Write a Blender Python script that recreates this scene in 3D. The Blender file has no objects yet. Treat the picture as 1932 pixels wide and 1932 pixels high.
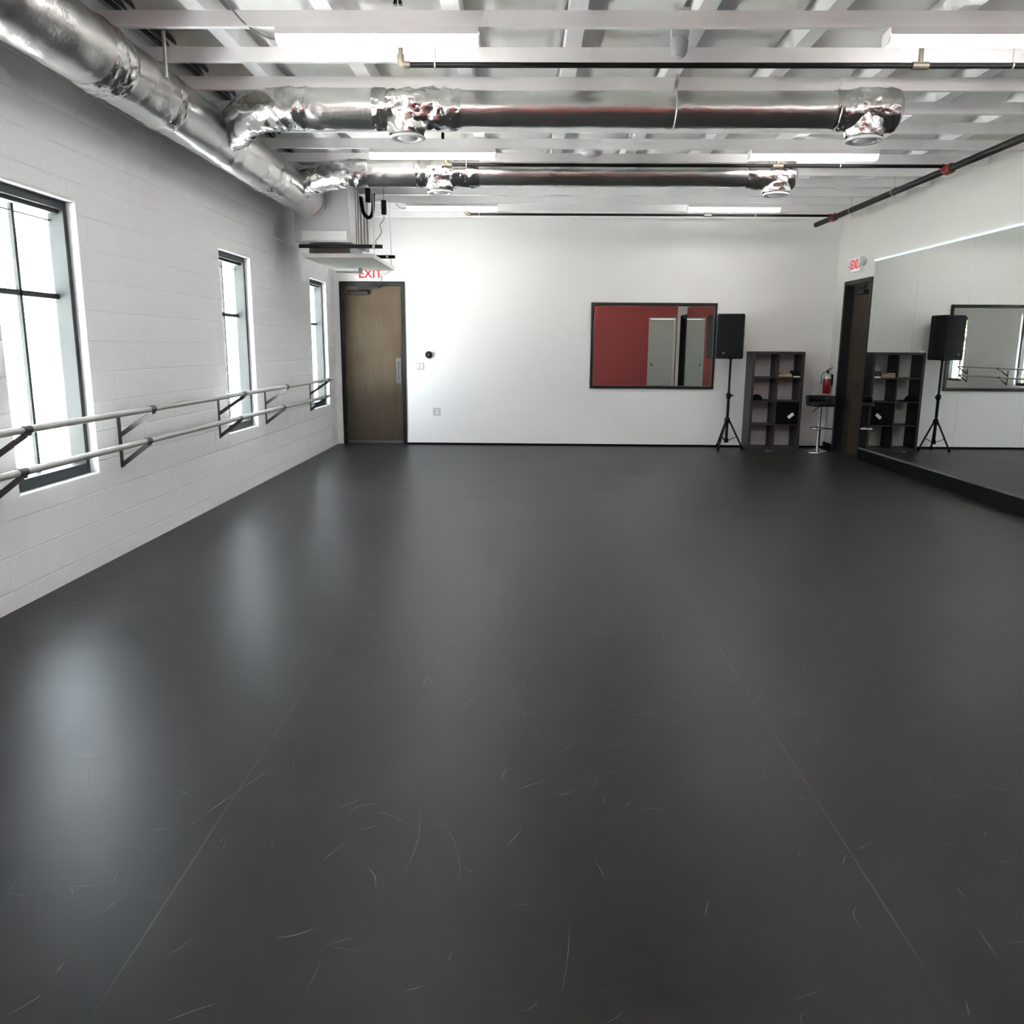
import bpy, bmesh, math, random
from mathutils import Vector, Matrix, noise
random.seed(7)
PI = math.pi
SC = bpy.context.scene
COL = SC.collection
# ------------------------------------------------------------------ room measures
XL, XR, D, YR, H = -2.952, 4.675, 13.0, -0.35, 1.520
ZJ = 3.37          # underside of the joists
ZC = 3.60          # ceiling skin

# ================================================================== materials
def newmat(name):
    m = bpy.data.materials.new(name); m.use_nodes = True
    nt = m.node_tree; nt.nodes.clear()
    out = nt.nodes.new('ShaderNodeOutputMaterial')
    return m, nt, out
def N(nt, t, **kw):
    n = nt.nodes.new(t)
    for k, v in kw.items():
        if k in n.inputs.keys(): n.inputs[k].default_value = v
        else: setattr(n, k, v)
    return n
def rgba(c): return (c[0], c[1], c[2], 1.0)
def pbr(name, col, rough=0.5, metal=0.0, spec=0.5, nscale=0, namt=0.06, bump=0, bscale=40, bdist=0.002, coat=0):
    m, nt, out = newmat(name)
    b = N(nt, 'ShaderNodeBsdfPrincipled')
    b.inputs['Base Color'].default_value = rgba(col)
    b.inputs['Roughness'].default_value = rough
    b.inputs['Metallic'].default_value = metal
    b.inputs['Specular IOR Level'].default_value = spec
    b.inputs['Coat Weight'].default_value = coat
    nt.links.new(b.outputs[0], out.inputs[0])
    tc = N(nt, 'ShaderNodeTexCoord')
    if nscale:
        nz = N(nt, 'ShaderNodeTexNoise'); nz.inputs['Scale'].default_value = nscale; nz.inputs['Detail'].default_value = 4
        nt.links.new(tc.outputs['Object'], nz.inputs['Vector'])
        mx = N(nt, 'ShaderNodeMix', data_type='RGBA')
        lo = [max(0, c*(1-namt)) for c in col]; hi = [min(1, c*(1+namt)) for c in col]
        mx.inputs['A'].default_value = rgba(lo); mx.inputs['B'].default_value = rgba(hi)
        nt.links.new(nz.outputs['Fac'], mx.inputs['Factor'])
        nt.links.new(mx.outputs['Result'], b.inputs['Base Color'])
    if bump:
        nb = N(nt, 'ShaderNodeTexNoise'); nb.inputs['Scale'].default_value = bscale; nb.inputs['Detail'].default_value = 3
        nt.links.new(tc.outputs['Object'], nb.inputs['Vector'])
        bp = N(nt, 'ShaderNodeBump'); bp.inputs['Strength'].default_value = bump; bp.inputs['Distance'].default_value = bdist
        nt.links.new(nb.outputs['Fac'], bp.inputs['Height']); nt.links.new(bp.outputs[0], b.inputs['Normal'])
    return m
def emis(name, col, s):
    m, nt, out = newmat(name)
    e = N(nt, 'ShaderNodeEmission'); e.inputs[0].default_value = rgba(col); e.inputs[1].default_value = s
    nt.links.new(e.outputs[0], out.inputs[0]); return m

M = {}
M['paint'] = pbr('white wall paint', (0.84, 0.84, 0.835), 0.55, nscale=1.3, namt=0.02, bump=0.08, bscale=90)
M['paint_right'] = pbr('toned-down right wall paint', (0.60, 0.59, 0.57), 0.6, nscale=1.3, namt=0.02)  # right wall toned darker than the other white walls
M['white'] = pbr('white smooth paint', (0.80, 0.79, 0.81), 0.5)
M['joist'] = pbr('white painted lumber', (0.90, 0.895, 0.90), 0.65, nscale=3, namt=0.05, bump=0.12, bscale=30)
M['red'] = pbr('red wall paint', (0.33, 0.050, 0.050), 0.6, nscale=1.0, namt=0.05)
M['greydoor'] = pbr('pale grey door paint', (0.50, 0.52, 0.49), 0.5, nscale=1.2, namt=0.03)
M['black_metal'] = pbr('black painted metal', (0.014, 0.014, 0.016), 0.55, spec=0.15, nscale=6, namt=0.2)
M['bronze'] = pbr('dark bronze aluminium', (0.030, 0.034, 0.036), 0.55, spec=0.22)
M['frame_black'] = pbr('glossy black frame', (0.015, 0.015, 0.017), 0.16, spec=0.6)
M['rubber'] = pbr('black rubber base', (0.004, 0.004, 0.0045), 0.55, spec=0.06)
M['pipe_black'] = pbr('black steel pipe', (0.010, 0.0095, 0.009), 0.5, spec=0.2, nscale=5, namt=0.3)
M['barre'] = pbr('grey metal barre rail', (0.52, 0.54, 0.52), 0.35, metal=0.35, nscale=4, namt=0.05)
M['bracket'] = pbr('dark grey steel bracket', (0.085, 0.080, 0.085), 0.42, metal=0.3)
M['galv'] = pbr('galvanised sheet metal', (0.62, 0.62, 0.60), 0.34, metal=0.85, nscale=9, namt=0.14)
M['pan'] = pbr('dull grey sheet metal', (0.15, 0.16, 0.15), 0.6, spec=0.2, nscale=6, namt=0.2)
M['cabinet'] = pbr('pale grey painted cabinet', (0.60, 0.59, 0.61), 0.45)
M['diffuser'] = pbr('white metal diffuser', (0.62, 0.62, 0.64), 0.4)
M['plastic_white'] = pbr('white plastic', (0.82, 0.82, 0.82), 0.4)
M['plastic_grey'] = pbr('grey plastic', (0.30, 0.315, 0.33), 0.5)
M['plastic_pale'] = pbr('pale grey plastic', (0.55, 0.55, 0.56), 0.5)
M['plastic_black'] = pbr('black plastic', (0.008, 0.008, 0.009), 0.55, spec=0.14, bump=0.2, bscale=220)
M['grille'] = pbr('black speaker grille', (0.007, 0.0075, 0.0078), 0.7, spec=0.10, bump=0.5, bscale=260)
M['chrome'] = pbr('chrome', (0.75, 0.75, 0.76), 0.14, metal=1.0)
M['vinyl'] = pbr('black vinyl', (0.010, 0.011, 0.011), 0.5, spec=0.25)
M['fabric'] = pbr('black fabric', (0.006, 0.006, 0.006), 0.95, spec=0.1, bump=0.3, bscale=300)
M['shelf'] = pbr('black brown laminate', (0.042, 0.040, 0.044), 0.45, spec=0.22, nscale=7, namt=0.15)
M['redmetal'] = pbr('red enamel', (0.25, 0.012, 0.016), 0.25, coat=0.3)
M['redcoupling'] = pbr('dark red coupling', (0.16, 0.022, 0.016), 0.5)
M['brass'] = pbr('dull brass fitting', (0.17, 0.150, 0.115), 0.45, metal=0.5)
M['tan'] = pbr('tan weave', (0.36, 0.27, 0.17), 0.7, nscale=55, namt=0.75)
M['paper'] = pbr('white paper', (0.80, 0.80, 0.80), 0.6)
M['cable'] = pbr('grey cable', (0.16, 0.16, 0.165), 0.5)
M['conduit'] = pbr('dark conduit', (0.035, 0.035, 0.037), 0.5)
M['exitred'] = emis('lit red exit letters', (1.0, 0.12, 0.15), 0.24)
M['lens'] = emis('lit white lamp lens', (1.0, 0.965, 0.93), 10.0)
M['edge_glow'] = emis('cool white glowing edge', (0.80, 0.90, 1.0), 0.36)  # emission that makes the mirror's top edge glow
M['steel'] = pbr('brushed steel', (0.10, 0.10, 0.11), 0.6, metal=0.2, spec=0.2)
M['concrete'] = pbr('pale concrete', (0.68, 0.68, 0.66), 0.85, nscale=2, namt=0.1)
M['stucco'] = pbr('white stucco', (0.82, 0.83, 0.82), 0.9)
M['fascia'] = pbr('pale teal fascia', (0.28, 0.36, 0.36), 0.7)
M['bark'] = pbr('brown bark', (0.12, 0.08, 0.05), 0.9)
M['leaf'] = pbr('green leaves', (0.055, 0.085, 0.024), 0.6, nscale=2.5, namt=0.55)

def mat_mirror(name, col, rough=0.0):
    m, nt, out = newmat(name)
    g = N(nt, 'ShaderNodeBsdfGlossy'); g.inputs['Color'].default_value = rgba(col); g.inputs['Roughness'].default_value = rough
    nt.links.new(g.outputs[0], out.inputs[0]); return m
M['mirror'] = mat_mirror('wall mirror glass', (0.82, 0.86, 0.83))
M['oneway'] = mat_mirror('reflective observation glass', (0.58, 0.595, 0.575))
def mat_glass():
    m, nt, out = newmat('clear window glass')
    t = N(nt, 'ShaderNodeBsdfTransparent'); t.inputs[0].default_value = (0.95, 0.965, 0.965, 1)
    g = N(nt, 'ShaderNodeBsdfGlossy'); g.inputs['Roughness'].default_value = 0.0
    lw = N(nt, 'ShaderNodeLayerWeight'); lw.inputs['Blend'].default_value = 0.5
    pw = N(nt, 'ShaderNodeMath', operation='POWER'); pw.inputs[1].default_value = 5.0; nt.links.new(lw.outputs['Facing'], pw.inputs[0])
    fr = N(nt, 'ShaderNodeMath', operation='MULTIPLY_ADD'); fr.inputs[1].default_value = 0.9; fr.inputs[2].default_value = 0.04; nt.links.new(pw.outputs[0], fr.inputs[0])
    mx = N(nt, 'ShaderNodeMixShader')
    nt.links.new(fr.outputs[0], mx.inputs[0]); nt.links.new(t.outputs[0], mx.inputs[1]); nt.links.new(g.outputs[0], mx.inputs[2])
    nt.links.new(mx.outputs[0], out.inputs[0]); return m
M['glass'] = mat_glass()

def mat_blocks():
    m, nt, out = newmat('painted concrete blocks')
    b = N(nt, 'ShaderNodeBsdfPrincipled'); b.inputs['Roughness'].default_value = 0.5; b.inputs['Specular IOR Level'].default_value = 0.35
    tc = N(nt, 'ShaderNodeTexCoord'); sp = N(nt, 'ShaderNodeSeparateXYZ'); cb = N(nt, 'ShaderNodeCombineXYZ')
    nt.links.new(tc.outputs['Object'], sp.inputs[0])
    ax = N(nt, 'ShaderNodeMath', operation='ADD'); ax.inputs[1].default_value = -4.94 + 0.4064*20
    az = N(nt, 'ShaderNodeMath', operation='ADD'); az.inputs[1].default_value = -0.110 + 0.2032*9
    nt.links.new(sp.outputs['Y'], ax.inputs[0]); nt.links.new(sp.outputs['Z'], az.inputs[0])
    nt.links.new(ax.outputs[0], cb.inputs[0]); nt.links.new(az.outputs[0], cb.inputs[1])
    br = N(nt, 'ShaderNodeTexBrick'); br.offset = 0.5; br.offset_frequency = 2; br.squash = 1.0
    br.inputs['Scale'].default_value = 1.0; br.inputs['Brick Width'].default_value = 0.4064; br.inputs['Row Height'].default_value = 0.2032
    br.inputs['Mortar Size'].default_value = 0.006; br.inputs['Mortar Smooth'].default_value = 0.45
    br.inputs['Color1'].default_value = (0.80, 0.795, 0.815, 1); br.inputs['Color2'].default_value = (0.82, 0.815, 0.835, 1)
    br.inputs['Mortar'].default_value = (0.93, 0.925, 0.94, 1)  # joints paler than the blocks: grazing window light put into the colour
    nt.links.new(cb.outputs[0], br.inputs['Vector']); nt.links.new(br.outputs['Color'], b.inputs['Base Color'])
    nz = N(nt, 'ShaderNodeTexNoise'); nz.inputs['Scale'].default_value = 60; nz.inputs['Detail'].default_value = 4
    nt.links.new(tc.outputs['Object'], nz.inputs['Vector'])
    ma = N(nt, 'ShaderNodeMath', operation='MULTIPLY_ADD'); ma.inputs[1].default_value = -1.0
    sc = N(nt, 'ShaderNodeMath', operation='MULTIPLY'); sc.inputs[1].default_value = 0.16
    nt.links.new(nz.outputs['Fac'], sc.inputs[0]); nt.links.new(br.outputs['Fac'], ma.inputs[0]); nt.links.new(sc.outputs[0], ma.inputs[2])
    bp = N(nt, 'ShaderNodeBump'); bp.inputs['Strength'].default_value = 0.9; bp.inputs['Distance'].default_value = 0.007
    nt.links.new(ma.outputs[0], bp.inputs['Height']); nt.links.new(bp.outputs[0], b.inputs['Normal'])
    nt.links.new(b.outputs[0], out.inputs[0]); return m
M['blocks'] = mat_blocks()

def mat_floor():
    m, nt, out = newmat('black vinyl dance floor')
    b = N(nt, 'ShaderNodeBsdfPrincipled'); b.inputs['Specular IOR Level'].default_value = 0.17
    tc = N(nt, 'ShaderNodeTexCoord')
    def mapped(scale, rot=0, loc=(0, 0, 0), warp=0.0, wscale=1.0):
        mp = N(nt, 'ShaderNodeMapping'); mp.inputs['Scale'].default_value = scale; mp.inputs['Rotation'].default_value = (0, 0, rot); mp.inputs['Location'].default_value = loc
        if warp:
            wz = N(nt, 'ShaderNodeTexNoise'); wz.inputs['Scale'].default_value = wscale; wz.inputs['Detail'].default_value = 1
            nt.links.new(tc.outputs['Object'], wz.inputs['Vector'])
            vs = N(nt, 'ShaderNodeVectorMath', operation='SCALE'); vs.inputs['Scale'].default_value = warp
            nt.links.new(wz.outputs['Color'], vs.inputs[0])
            va = N(nt, 'ShaderNodeVectorMath', operation='ADD'); nt.links.new(tc.outputs['Object'], va.inputs[0]); nt.links.new(vs.outputs[0], va.inputs[1])
            nt.links.new(va.outputs[0], mp.inputs['Vector'])
        else: nt.links.new(tc.outputs['Object'], mp.inputs['Vector'])
        return mp
    def ramp(src, a, c):
        r = N(nt, 'ShaderNodeMapRange', interpolation_type='SMOOTHSTEP'); r.inputs['From Min'].default_value = a; r.inputs['From Max'].default_value = c
        nt.links.new(src, r.inputs['Value']); return r.outputs['Result']
    def mul(a, c):
        n = N(nt, 'ShaderNodeMath', operation='MULTIPLY')
        nt.links.new(a, n.inputs[0])
        if isinstance(c, float): n.inputs[1].default_value = c
        else: nt.links.new(c, n.inputs[1])
        return n.outputs[0]
    def addn(a, c):
        n = N(nt, 'ShaderNodeMath', operation='ADD', use_clamp=True); nt.links.new(a, n.inputs[0]); nt.links.new(c, n.inputs[1]); return n.outputs[0]
    # smudges
    nz = N(nt, 'ShaderNodeTexNoise'); nz.inputs['Scale'].default_value = 1.1; nz.inputs['Detail'].default_value = 6; nz.inputs['Roughness'].default_value = 0.6
    nt.links.new(tc.outputs['Object'], nz.inputs['Vector'])
    mx = N(nt, 'ShaderNodeMix', data_type='RGBA'); mx.inputs['A'].default_value = (0.0155, 0.0157, 0.0159, 1); mx.inputs['B'].default_value = (0.0205, 0.0205, 0.0198, 1)
    nt.links.new(ramp(nz.outputs['Fac'], 0.3, 0.7), mx.inputs['Factor'])
    # seams between the rolls, every 2 m
    sp = N(nt, 'ShaderNodeSeparateXYZ'); nt.links.new(tc.outputs['Object'], sp.inputs[0])
    sh = N(nt, 'ShaderNodeMath', operation='ADD'); sh.inputs[1].default_value = 0.9865 + 20.0 + 1.0; nt.links.new(sp.outputs['X'], sh.inputs[0])
    md = N(nt, 'ShaderNodeMath', operation='MODULO'); md.inputs[1].default_value = 2.0; nt.links.new(sh.outputs[0], md.inputs[0])
    ds = N(nt, 'ShaderNodeMath', operation='SUBTRACT'); ds.inputs[1].default_value = 1.0; nt.links.new(md.outputs[0], ds.inputs[0])
    ab = N(nt, 'ShaderNodeMath', operation='ABSOLUTE'); nt.links.new(ds.outputs[0], ab.inputs[0])
    seam = ramp(ab.outputs[0], 0.0045, 0.0015)
    tot = mul(mul(seam, ramp(nz.outputs['Fac'], 0.40, 0.62)), 0.20)
    m2 = N(nt, 'ShaderNodeMix', data_type='RGBA'); m2.inputs['B'].default_value = (0.20, 0.20, 0.19, 1)
    nt.links.new(tot, m2.inputs['Factor']); nt.links.new(mx.outputs['Result'], m2.inputs['A'])
    nt.links.new(m2.outputs['Result'], b.inputs['Base Color'])
    rr = N(nt, 'ShaderNodeMapRange'); rr.inputs['To Min'].default_value = 0.33; rr.inputs['To Max'].default_value = 0.42
    nt.links.new(nz.outputs['Fac'], rr.inputs['Value']); nt.links.new(rr.outputs['Result'], b.inputs['Roughness'])
    nf = N(nt, 'ShaderNodeTexNoise'); nf.inputs['Scale'].default_value = 180; nt.links.new(tc.outputs['Object'], nf.inputs['Vector'])
    bp = N(nt, 'ShaderNodeBump'); bp.inputs['Strength'].default_value = 0.10; bp.inputs['Distance'].default_value = 0.001
    nt.links.new(nf.outputs['Fac'], bp.inputs['Height']); nt.links.new(bp.outputs[0], b.inputs['Normal'])
    nt.links.new(b.outputs[0], out.inputs[0]); return m
M['floor'] = mat_floor()

def mat_scuff():
    m, nt, out = newmat('pale scuff marks')
    d = N(nt, 'ShaderNodeBsdfDiffuse'); d.inputs[0].default_value = (0.30, 0.30, 0.295, 1); t = N(nt, 'ShaderNodeBsdfTransparent'); mx = N(nt, 'ShaderNodeMixShader')
    tc = N(nt, 'ShaderNodeTexCoord'); nz = N(nt, 'ShaderNodeTexNoise'); nz.inputs['Scale'].default_value = 9.0; nt.links.new(tc.outputs['Object'], nz.inputs['Vector'])
    r = N(nt, 'ShaderNodeMapRange'); r.inputs['From Min'].default_value = .3; r.inputs['From Max'].default_value = .7; r.inputs['To Min'].default_value = .06; r.inputs['To Max'].default_value = .55
    nt.links.new(nz.outputs['Fac'], r.inputs['Value']); nt.links.new(r.outputs['Result'], mx.inputs[0]); nt.links.new(t.outputs[0], mx.inputs[1]); nt.links.new(d.outputs[0], mx.inputs[2])
    nt.links.new(mx.outputs[0], out.inputs[0]); return m
M['scuff'] = mat_scuff()

def mat_wood(k=1.0):
    m, nt, out = newmat('weathered wood veneer' if k > 0.5 else 'dark wood veneer')
    b = N(nt, 'ShaderNodeBsdfPrincipled'); b.inputs['Roughness'].default_value = 0.6; b.inputs['Specular IOR Level'].default_value = 0.12
    tc = N(nt, 'ShaderNodeTexCoord')
    mp = N(nt, 'ShaderNodeMapping'); mp.inputs['Scale'].default_value = (9, 9, 0.8); nt.links.new(tc.outputs['Object'], mp.inputs['Vector'])
    n1 = N(nt, 'ShaderNodeTexNoise'); n1.inputs['Scale'].default_value = 2.0; n1.inputs['Detail'].default_value = 6; n1.inputs['Distortion'].default_value = 0.6
    nt.links.new(mp.outputs[0], n1.inputs['Vector'])
    n2 = N(nt, 'ShaderNodeTexNoise'); n2.inputs['Scale'].default_value = 1.7; n2.inputs['Detail'].default_value = 2
    nt.links.new(tc.outputs['Object'], n2.inputs['Vector'])
    a = N(nt, 'ShaderNodeMix', data_type='RGBA'); a.inputs['A'].default_value = (0.062*k, 0.046*k, 0.031*k, 1); a.inputs['B'].default_value = (0.125*k, 0.098*k, 0.066*k, 1)
    c = N(nt, 'ShaderNodeMix', data_type='RGBA'); c.inputs['B'].default_value = (0.074*k, 0.043*k, 0.026*k, 1)
    r = N(nt, 'ShaderNodeMapRange'); r.inputs['From Min'].default_value = 0.45; r.inputs['From Max'].default_value = 0.75; r.inputs['To Max'].default_value = 0.75
    nt.links.new(n1.outputs['Fac'], a.inputs['Factor']); nt.links.new(n2.outputs['Fac'], r.inputs['Value'])
    nt.links.new(r.outputs['Result'], c.inputs['Factor']); nt.links.new(a.outputs['Result'], c.inputs['A'])
    nt.links.new(c.outputs['Result'], b.inputs['Base Color']); nt.links.new(b.outputs[0], out.inputs[0]); return m
M['wood'] = mat_wood(0.62)
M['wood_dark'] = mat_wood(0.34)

def mat_foil(name, bscale, bstr, rough):
    m, nt, out = newmat(name)
    b = N(nt, 'ShaderNodeBsdfPrincipled'); b.inputs['Base Color'].default_value = (0.74, 0.735, 0.72, 1)
    b.inputs['Metallic'].default_value = 1.0; b.inputs['Roughness'].default_value = rough
    tc = N(nt, 'ShaderNodeTexCoord')
    vo = N(nt, 'ShaderNodeTexVoronoi', feature='SMOOTH_F1'); vo.inputs['Scale'].default_value = bscale
    nz = N(nt, 'ShaderNodeTexNoise'); nz.inputs['Scale'].default_value = bscale*0.7; nz.inputs['Detail'].default_value = 5
    nt.links.new(tc.outputs['Object'], nz.inputs['Vector'])
    va = N(nt, 'ShaderNodeVectorMath', operation='MULTIPLY_ADD'); va.inputs[1].default_value = (0.08, 0.08, 0.08)
    nt.links.new(nz.outputs['Color'], va.inputs[0]); nt.links.new(tc.outputs['Object'], va.inputs[2]); nt.links.new(va.outputs[0], vo.inputs['Vector'])
    ad = N(nt, 'ShaderNodeMath', operation='ADD'); nt.links.new(vo.outputs['Distance'], ad.inputs[0]); nt.links.new(nz.outputs['Fac'], ad.inputs[1])
    bp = N(nt, 'ShaderNodeBump'); bp.inputs['Strength'].default_value = bstr; bp.inputs['Distance'].default_value = 0.012
    nt.links.new(ad.outputs[0], bp.inputs['Height']); nt.links.new(bp.outputs[0], b.inputs['Normal'])
    nt.links.new(b.outputs[0], out.inputs[0]); return m
M['foil'] = mat_foil('silver foil duct wrap', 30, 0.125, 0.28)
M['foil_crumple'] = mat_foil('crumpled silver foil tape', 17, 0.75, 0.24)

def mat_ceiling():
    m, nt, out = newmat('white ceiling lining')
    b = N(nt, 'ShaderNodeBsdfPrincipled'); b.inputs['Roughness'].default_value = 0.8; b.inputs['Specular IOR Level'].default_value = 0.2
    tc = N(nt, 'ShaderNodeTexCoord')
    n = N(nt, 'ShaderNodeTexNoise'); n.inputs['Scale'].default_value = 1.6; n.inputs['Detail'].default_value = 4; nt.links.new(tc.outputs['Object'], n.inputs['Vector'])
    r = N(nt, 'ShaderNodeMapRange'); r.inputs['From Min'].default_value = 0.52; r.inputs['From Max'].default_value = 0.72
    nt.links.new(n.outputs['Fac'], r.inputs['Value'])
    x = N(nt, 'ShaderNodeMix', data_type='RGBA'); x.inputs['A'].default_value = (0.88, 0.88, 0.87, 1); x.inputs['B'].default_value = (0.74, 0.71, 0.62, 1)
    nt.links.new(r.outputs['Result'], x.inputs['Factor']); nt.links.new(x.outputs['Result'], b.inputs['Base Color'])
    nt.links.new(b.outputs[0], out.inputs[0]); return m
M['ceiling'] = mat_ceiling()

# ================================================================== mesh helpers
class MB:
    def __init__(s): s.v = []; s.f = []; s.sm = []
    def add(s, vs, fs, smooth=False):
        o = len(s.v); s.v += [Vector(v) for v in vs]
        for f in fs: s.f.append([i+o for i in f]); s.sm.append(smooth)
        return s
    def box(s, x0, x1, y0, y1, z0, z1):
        vs = [(x, y, z) for z in (z0, z1) for y in (y0, y1) for x in (x0, x1)]
        return s.add(vs, [(0, 2, 3, 1), (4, 5, 7, 6), (0, 1, 5, 4), (2, 6, 7, 3), (0, 4, 6, 2), (1, 3, 7, 5)])
    def hexa(s, p):   # eight corners, bottom four (ccw from above) then top four
        return s.add(p, [(3, 2, 1, 0), (4, 5, 6, 7), (0, 1, 5, 4), (1, 2, 6, 5), (2, 3, 7, 6), (3, 0, 4, 7)])
    def obox(s, c, ax, ay, az):   # centre and half-axis vectors
        c = Vector(c); ax = Vector(ax); ay = Vector(ay); az = Vector(az)
        return s.hexa([c-ax-ay-az, c+ax-ay-az, c+ax+ay-az, c-ax+ay-az, c-ax-ay+az, c+ax-ay+az, c+ax+ay+az, c-ax+ay+az])
    def bar(s, a, b, w, h, up=(0, 0, 1)):
        a = Vector(a); b = Vector(b); d = (b-a); u = Vector(up); side = d.cross(u).normalized(); u2 = side.cross(d).normalized()
        return s.obox((a+b)/2, d/2, side*w/2, u2*h/2)
    def tube(s, path, r, n=16, caps=True, disp=None, smooth=True):
        P = [Vector(p) for p in path]; k = len(P); rs = r if isinstance(r, (list, tuple)) else [r]*k
        t0 = (P[1]-P[0]).normalized(); ref = Vector((0, 0, 1)) if abs(t0.z) < 0.9 else Vector((1, 0, 0))
        u = t0.cross(ref).normalized(); vs = []; fs = []
        for i in range(k):
            t = (P[min(i+1, k-1)]-P[max(i-1, 0)]).normalized()
            u = (u - t*u.dot(t)).normalized(); w = t.cross(u)
            for j in range(n):
                a = 2*PI*j/n; d = u*math.cos(a)+w*math.sin(a); rr = rs[i]
                if disp: rr = disp(P[i]+d*rr, i, j, rr)
                vs.append(P[i]+d*rr)
        for i in range(k-1):
            for j in range(n):
                fs.append((i*n+j, i*n+(j+1) % n, (i+1)*n+(j+1) % n, (i+1)*n+j))
        s.add(vs, fs, smooth)
        if caps:
            s.add(vs[:n], [tuple(range(n-1, -1, -1))]); s.add(vs[-n:], [tuple(range(n))])
        return s
    def cyl(s, a, b, r, n=16): return s.tube([a, b], r, n)
    def lathe(s, prof, c=(0, 0, 0), n=24, axis='z', smooth=True):
        c = Vector(c); vs = []; fs = []
        for (r, z) in prof:
            for j in range(n):
                a = 2*PI*j/n; x, y = r*math.cos(a), r*math.sin(a)
                v = {'z': (x, y, z), 'x': (z, x, y), 'y': (y, z, x)}[axis]
                vs.append(c+Vector(v))
        for i in range(len(prof)-1):
            for j in range(n): fs.append((i*n+j, i*n+(j+1) % n, (i+1)*n+(j+1) % n, (i+1)*n+j))
        s.add(vs, fs, smooth)
        if prof[0][0] > 1e-6: s.add(vs[:n], [tuple(range(n-1, -1, -1))])
        if prof[-1][0] > 1e-6: s.add(vs[-n:], [tuple(range(n))])
        return s
    def prism(s, pts, z0, z1, fn=None):   # polygon in xy extruded along z, then mapped by fn
        n = len(pts); fn = fn or (lambda v: v)
        vs = [fn((x, y, z0)) for x, y in pts]+[fn((x, y, z1)) for x, y in pts]
        fs = [tuple(range(n-1, -1, -1)), tuple(range(n, 2*n))]+[(i, (i+1) % n, n+(i+1) % n, n+i) for i in range(n)]
        return s.add(vs, fs)

ORG = {}
def link(name, mb, mat, parent=None, origin=None, bevel=0.0, weld=False):
    o_ = ORG[parent.name] if parent is not None else Vector(origin or (0, 0, 0))
    me = bpy.data.meshes.new(name)
    me.from_pydata([tuple(v-o_) for v in mb.v], [], mb.f)
    me.polygons.foreach_set('use_smooth', mb.sm)
    bm = bmesh.new(); bm.from_mesh(me)
    bmesh.ops.remove_doubles(bm, verts=bm.verts, dist=1e-5) if weld else None
    bmesh.ops.recalc_face_normals(bm, faces=bm.faces); bm.to_mesh(me); bm.free()
    me.materials.append(mat)
    o = bpy.data.objects.new(name, me); COL.objects.link(o)
    if parent is not None: o.parent = parent
    else: o.location = o_
    ORG[o.name] = o_.copy()
    if bevel:
        md = o.modifiers.new('bevel', 'BEVEL'); md.width = bevel; md.segments = 2; md.limit_method = 'ANGLE'
    return o
def tag(o, label, cat, group=None, kind=None):
    o['label'] = label; o['category'] = cat
    if group: o['group'] = group
    if kind: o['kind'] = kind
    return o
def thing(name, loc, label, cat, group=None, kind=None):
    o = bpy.data.objects.new(name, None); COL.objects.link(o); o.location = loc
    o.empty_display_size = 0.1; ORG[o.name] = Vector(loc)
    return tag(o, label, cat, group, kind)
def dup(root, delta, label):
    r = root.copy(); COL.objects.link(r); r.location = root.location+Vector(delta); r['label'] = label
    for ch in root.children:
        c = ch.copy(); COL.objects.link(c); c.parent = r
        for g in ch.children:
            d = g.copy(); COL.objects.link(d); d.parent = c
    return r
def B(*a): return MB().box(*a)

# ================================================================== room shell
def scratches():
    mb = MB(); rnd = random.Random(21)
    def stroke(x, y, ang, ln, curve, w, m=9):
        w *= .55+y/6.5
        pts = []; a = ang; px, py = x, y
        for i in range(m): pts.append((px, py, a)); a += curve/m; px += math.cos(a)*ln/m; py += math.sin(a)*ln/m
        vs = []
        for i, (qx, qy, qa) in enumerate(pts):
            ww = w*(.25+.75*math.sin(PI*(i+.3)/(m-.4))); nx_, ny_ = -math.sin(qa), math.cos(qa)
            vs += [(qx+nx_*ww/2, qy+ny_*ww/2, .0004), (qx-nx_*ww/2, qy-ny_*ww/2, .0004)]
        if min(v[0] for v in vs) < XL+.05 or max(v[0] for v in vs) > XR-.05 or min(v[1] for v in vs) < .3 or max(v[1] for v in vs) > D-.1: return
        mb.add(vs, [(2*i, 2*i+1, 2*i+3, 2*i+2) for i in range(m-1)])
    hubs = [(rnd.uniform(XL+.4, XR-.4), rnd.uniform(1.6, 8.5)) for _ in range(130)]
    for hx, hy in hubs:
        base = rnd.uniform(0, PI)
        for _ in range(rnd.randint(2, 8)):
            stroke(hx+rnd.gauss(0, .16), hy+rnd.gauss(0, .2), base+rnd.gauss(0, .6), rnd.uniform(.03, .15), rnd.gauss(0, .8), rnd.uniform(.003, .0055))
    for _ in range(320):
        stroke(rnd.uniform(XL+.3, XR-.3), rnd.uniform(1.5, 10), rnd.uniform(0, 2*PI), rnd.uniform(.02, .14), rnd.gauss(0, .7), rnd.uniform(.0025, .005))
    for _ in range(60): stroke(rnd.uniform(XL+.3, XR-.3), rnd.uniform(1.5, 7), rnd.uniform(0, 2*PI), rnd.uniform(.006, .014), 0, rnd.uniform(.004, .008), 4)
    stroke(-1.12, 2.25, 1.25, .62, -.12, .004, 14); stroke(-.35, 2.15, 1.3, .40, .5, .003, 12); stroke(-.18, 2.12, 1.5, .34, .6, .003, 12); stroke(.10, 1.72, 1.35, .30, .2, .003)
    stroke(.62, 4.25, 2.1, .24, .1, .004); stroke(.74, 4.2, 1.2, .26, .7, .0035); stroke(1.70, 4.15, 2.2, .20, -1.2, .004); stroke(1.05, 2.72, 2.5, .14, .1, .004)
    return mb
fl = tag(link('floor', B(XL-.2, XR+.2, YR-.2, D+.2, -0.06, 0.0), M['floor']), 'black vinyl dance floor with seams and scuff marks', 'floor', kind='structure')
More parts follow.
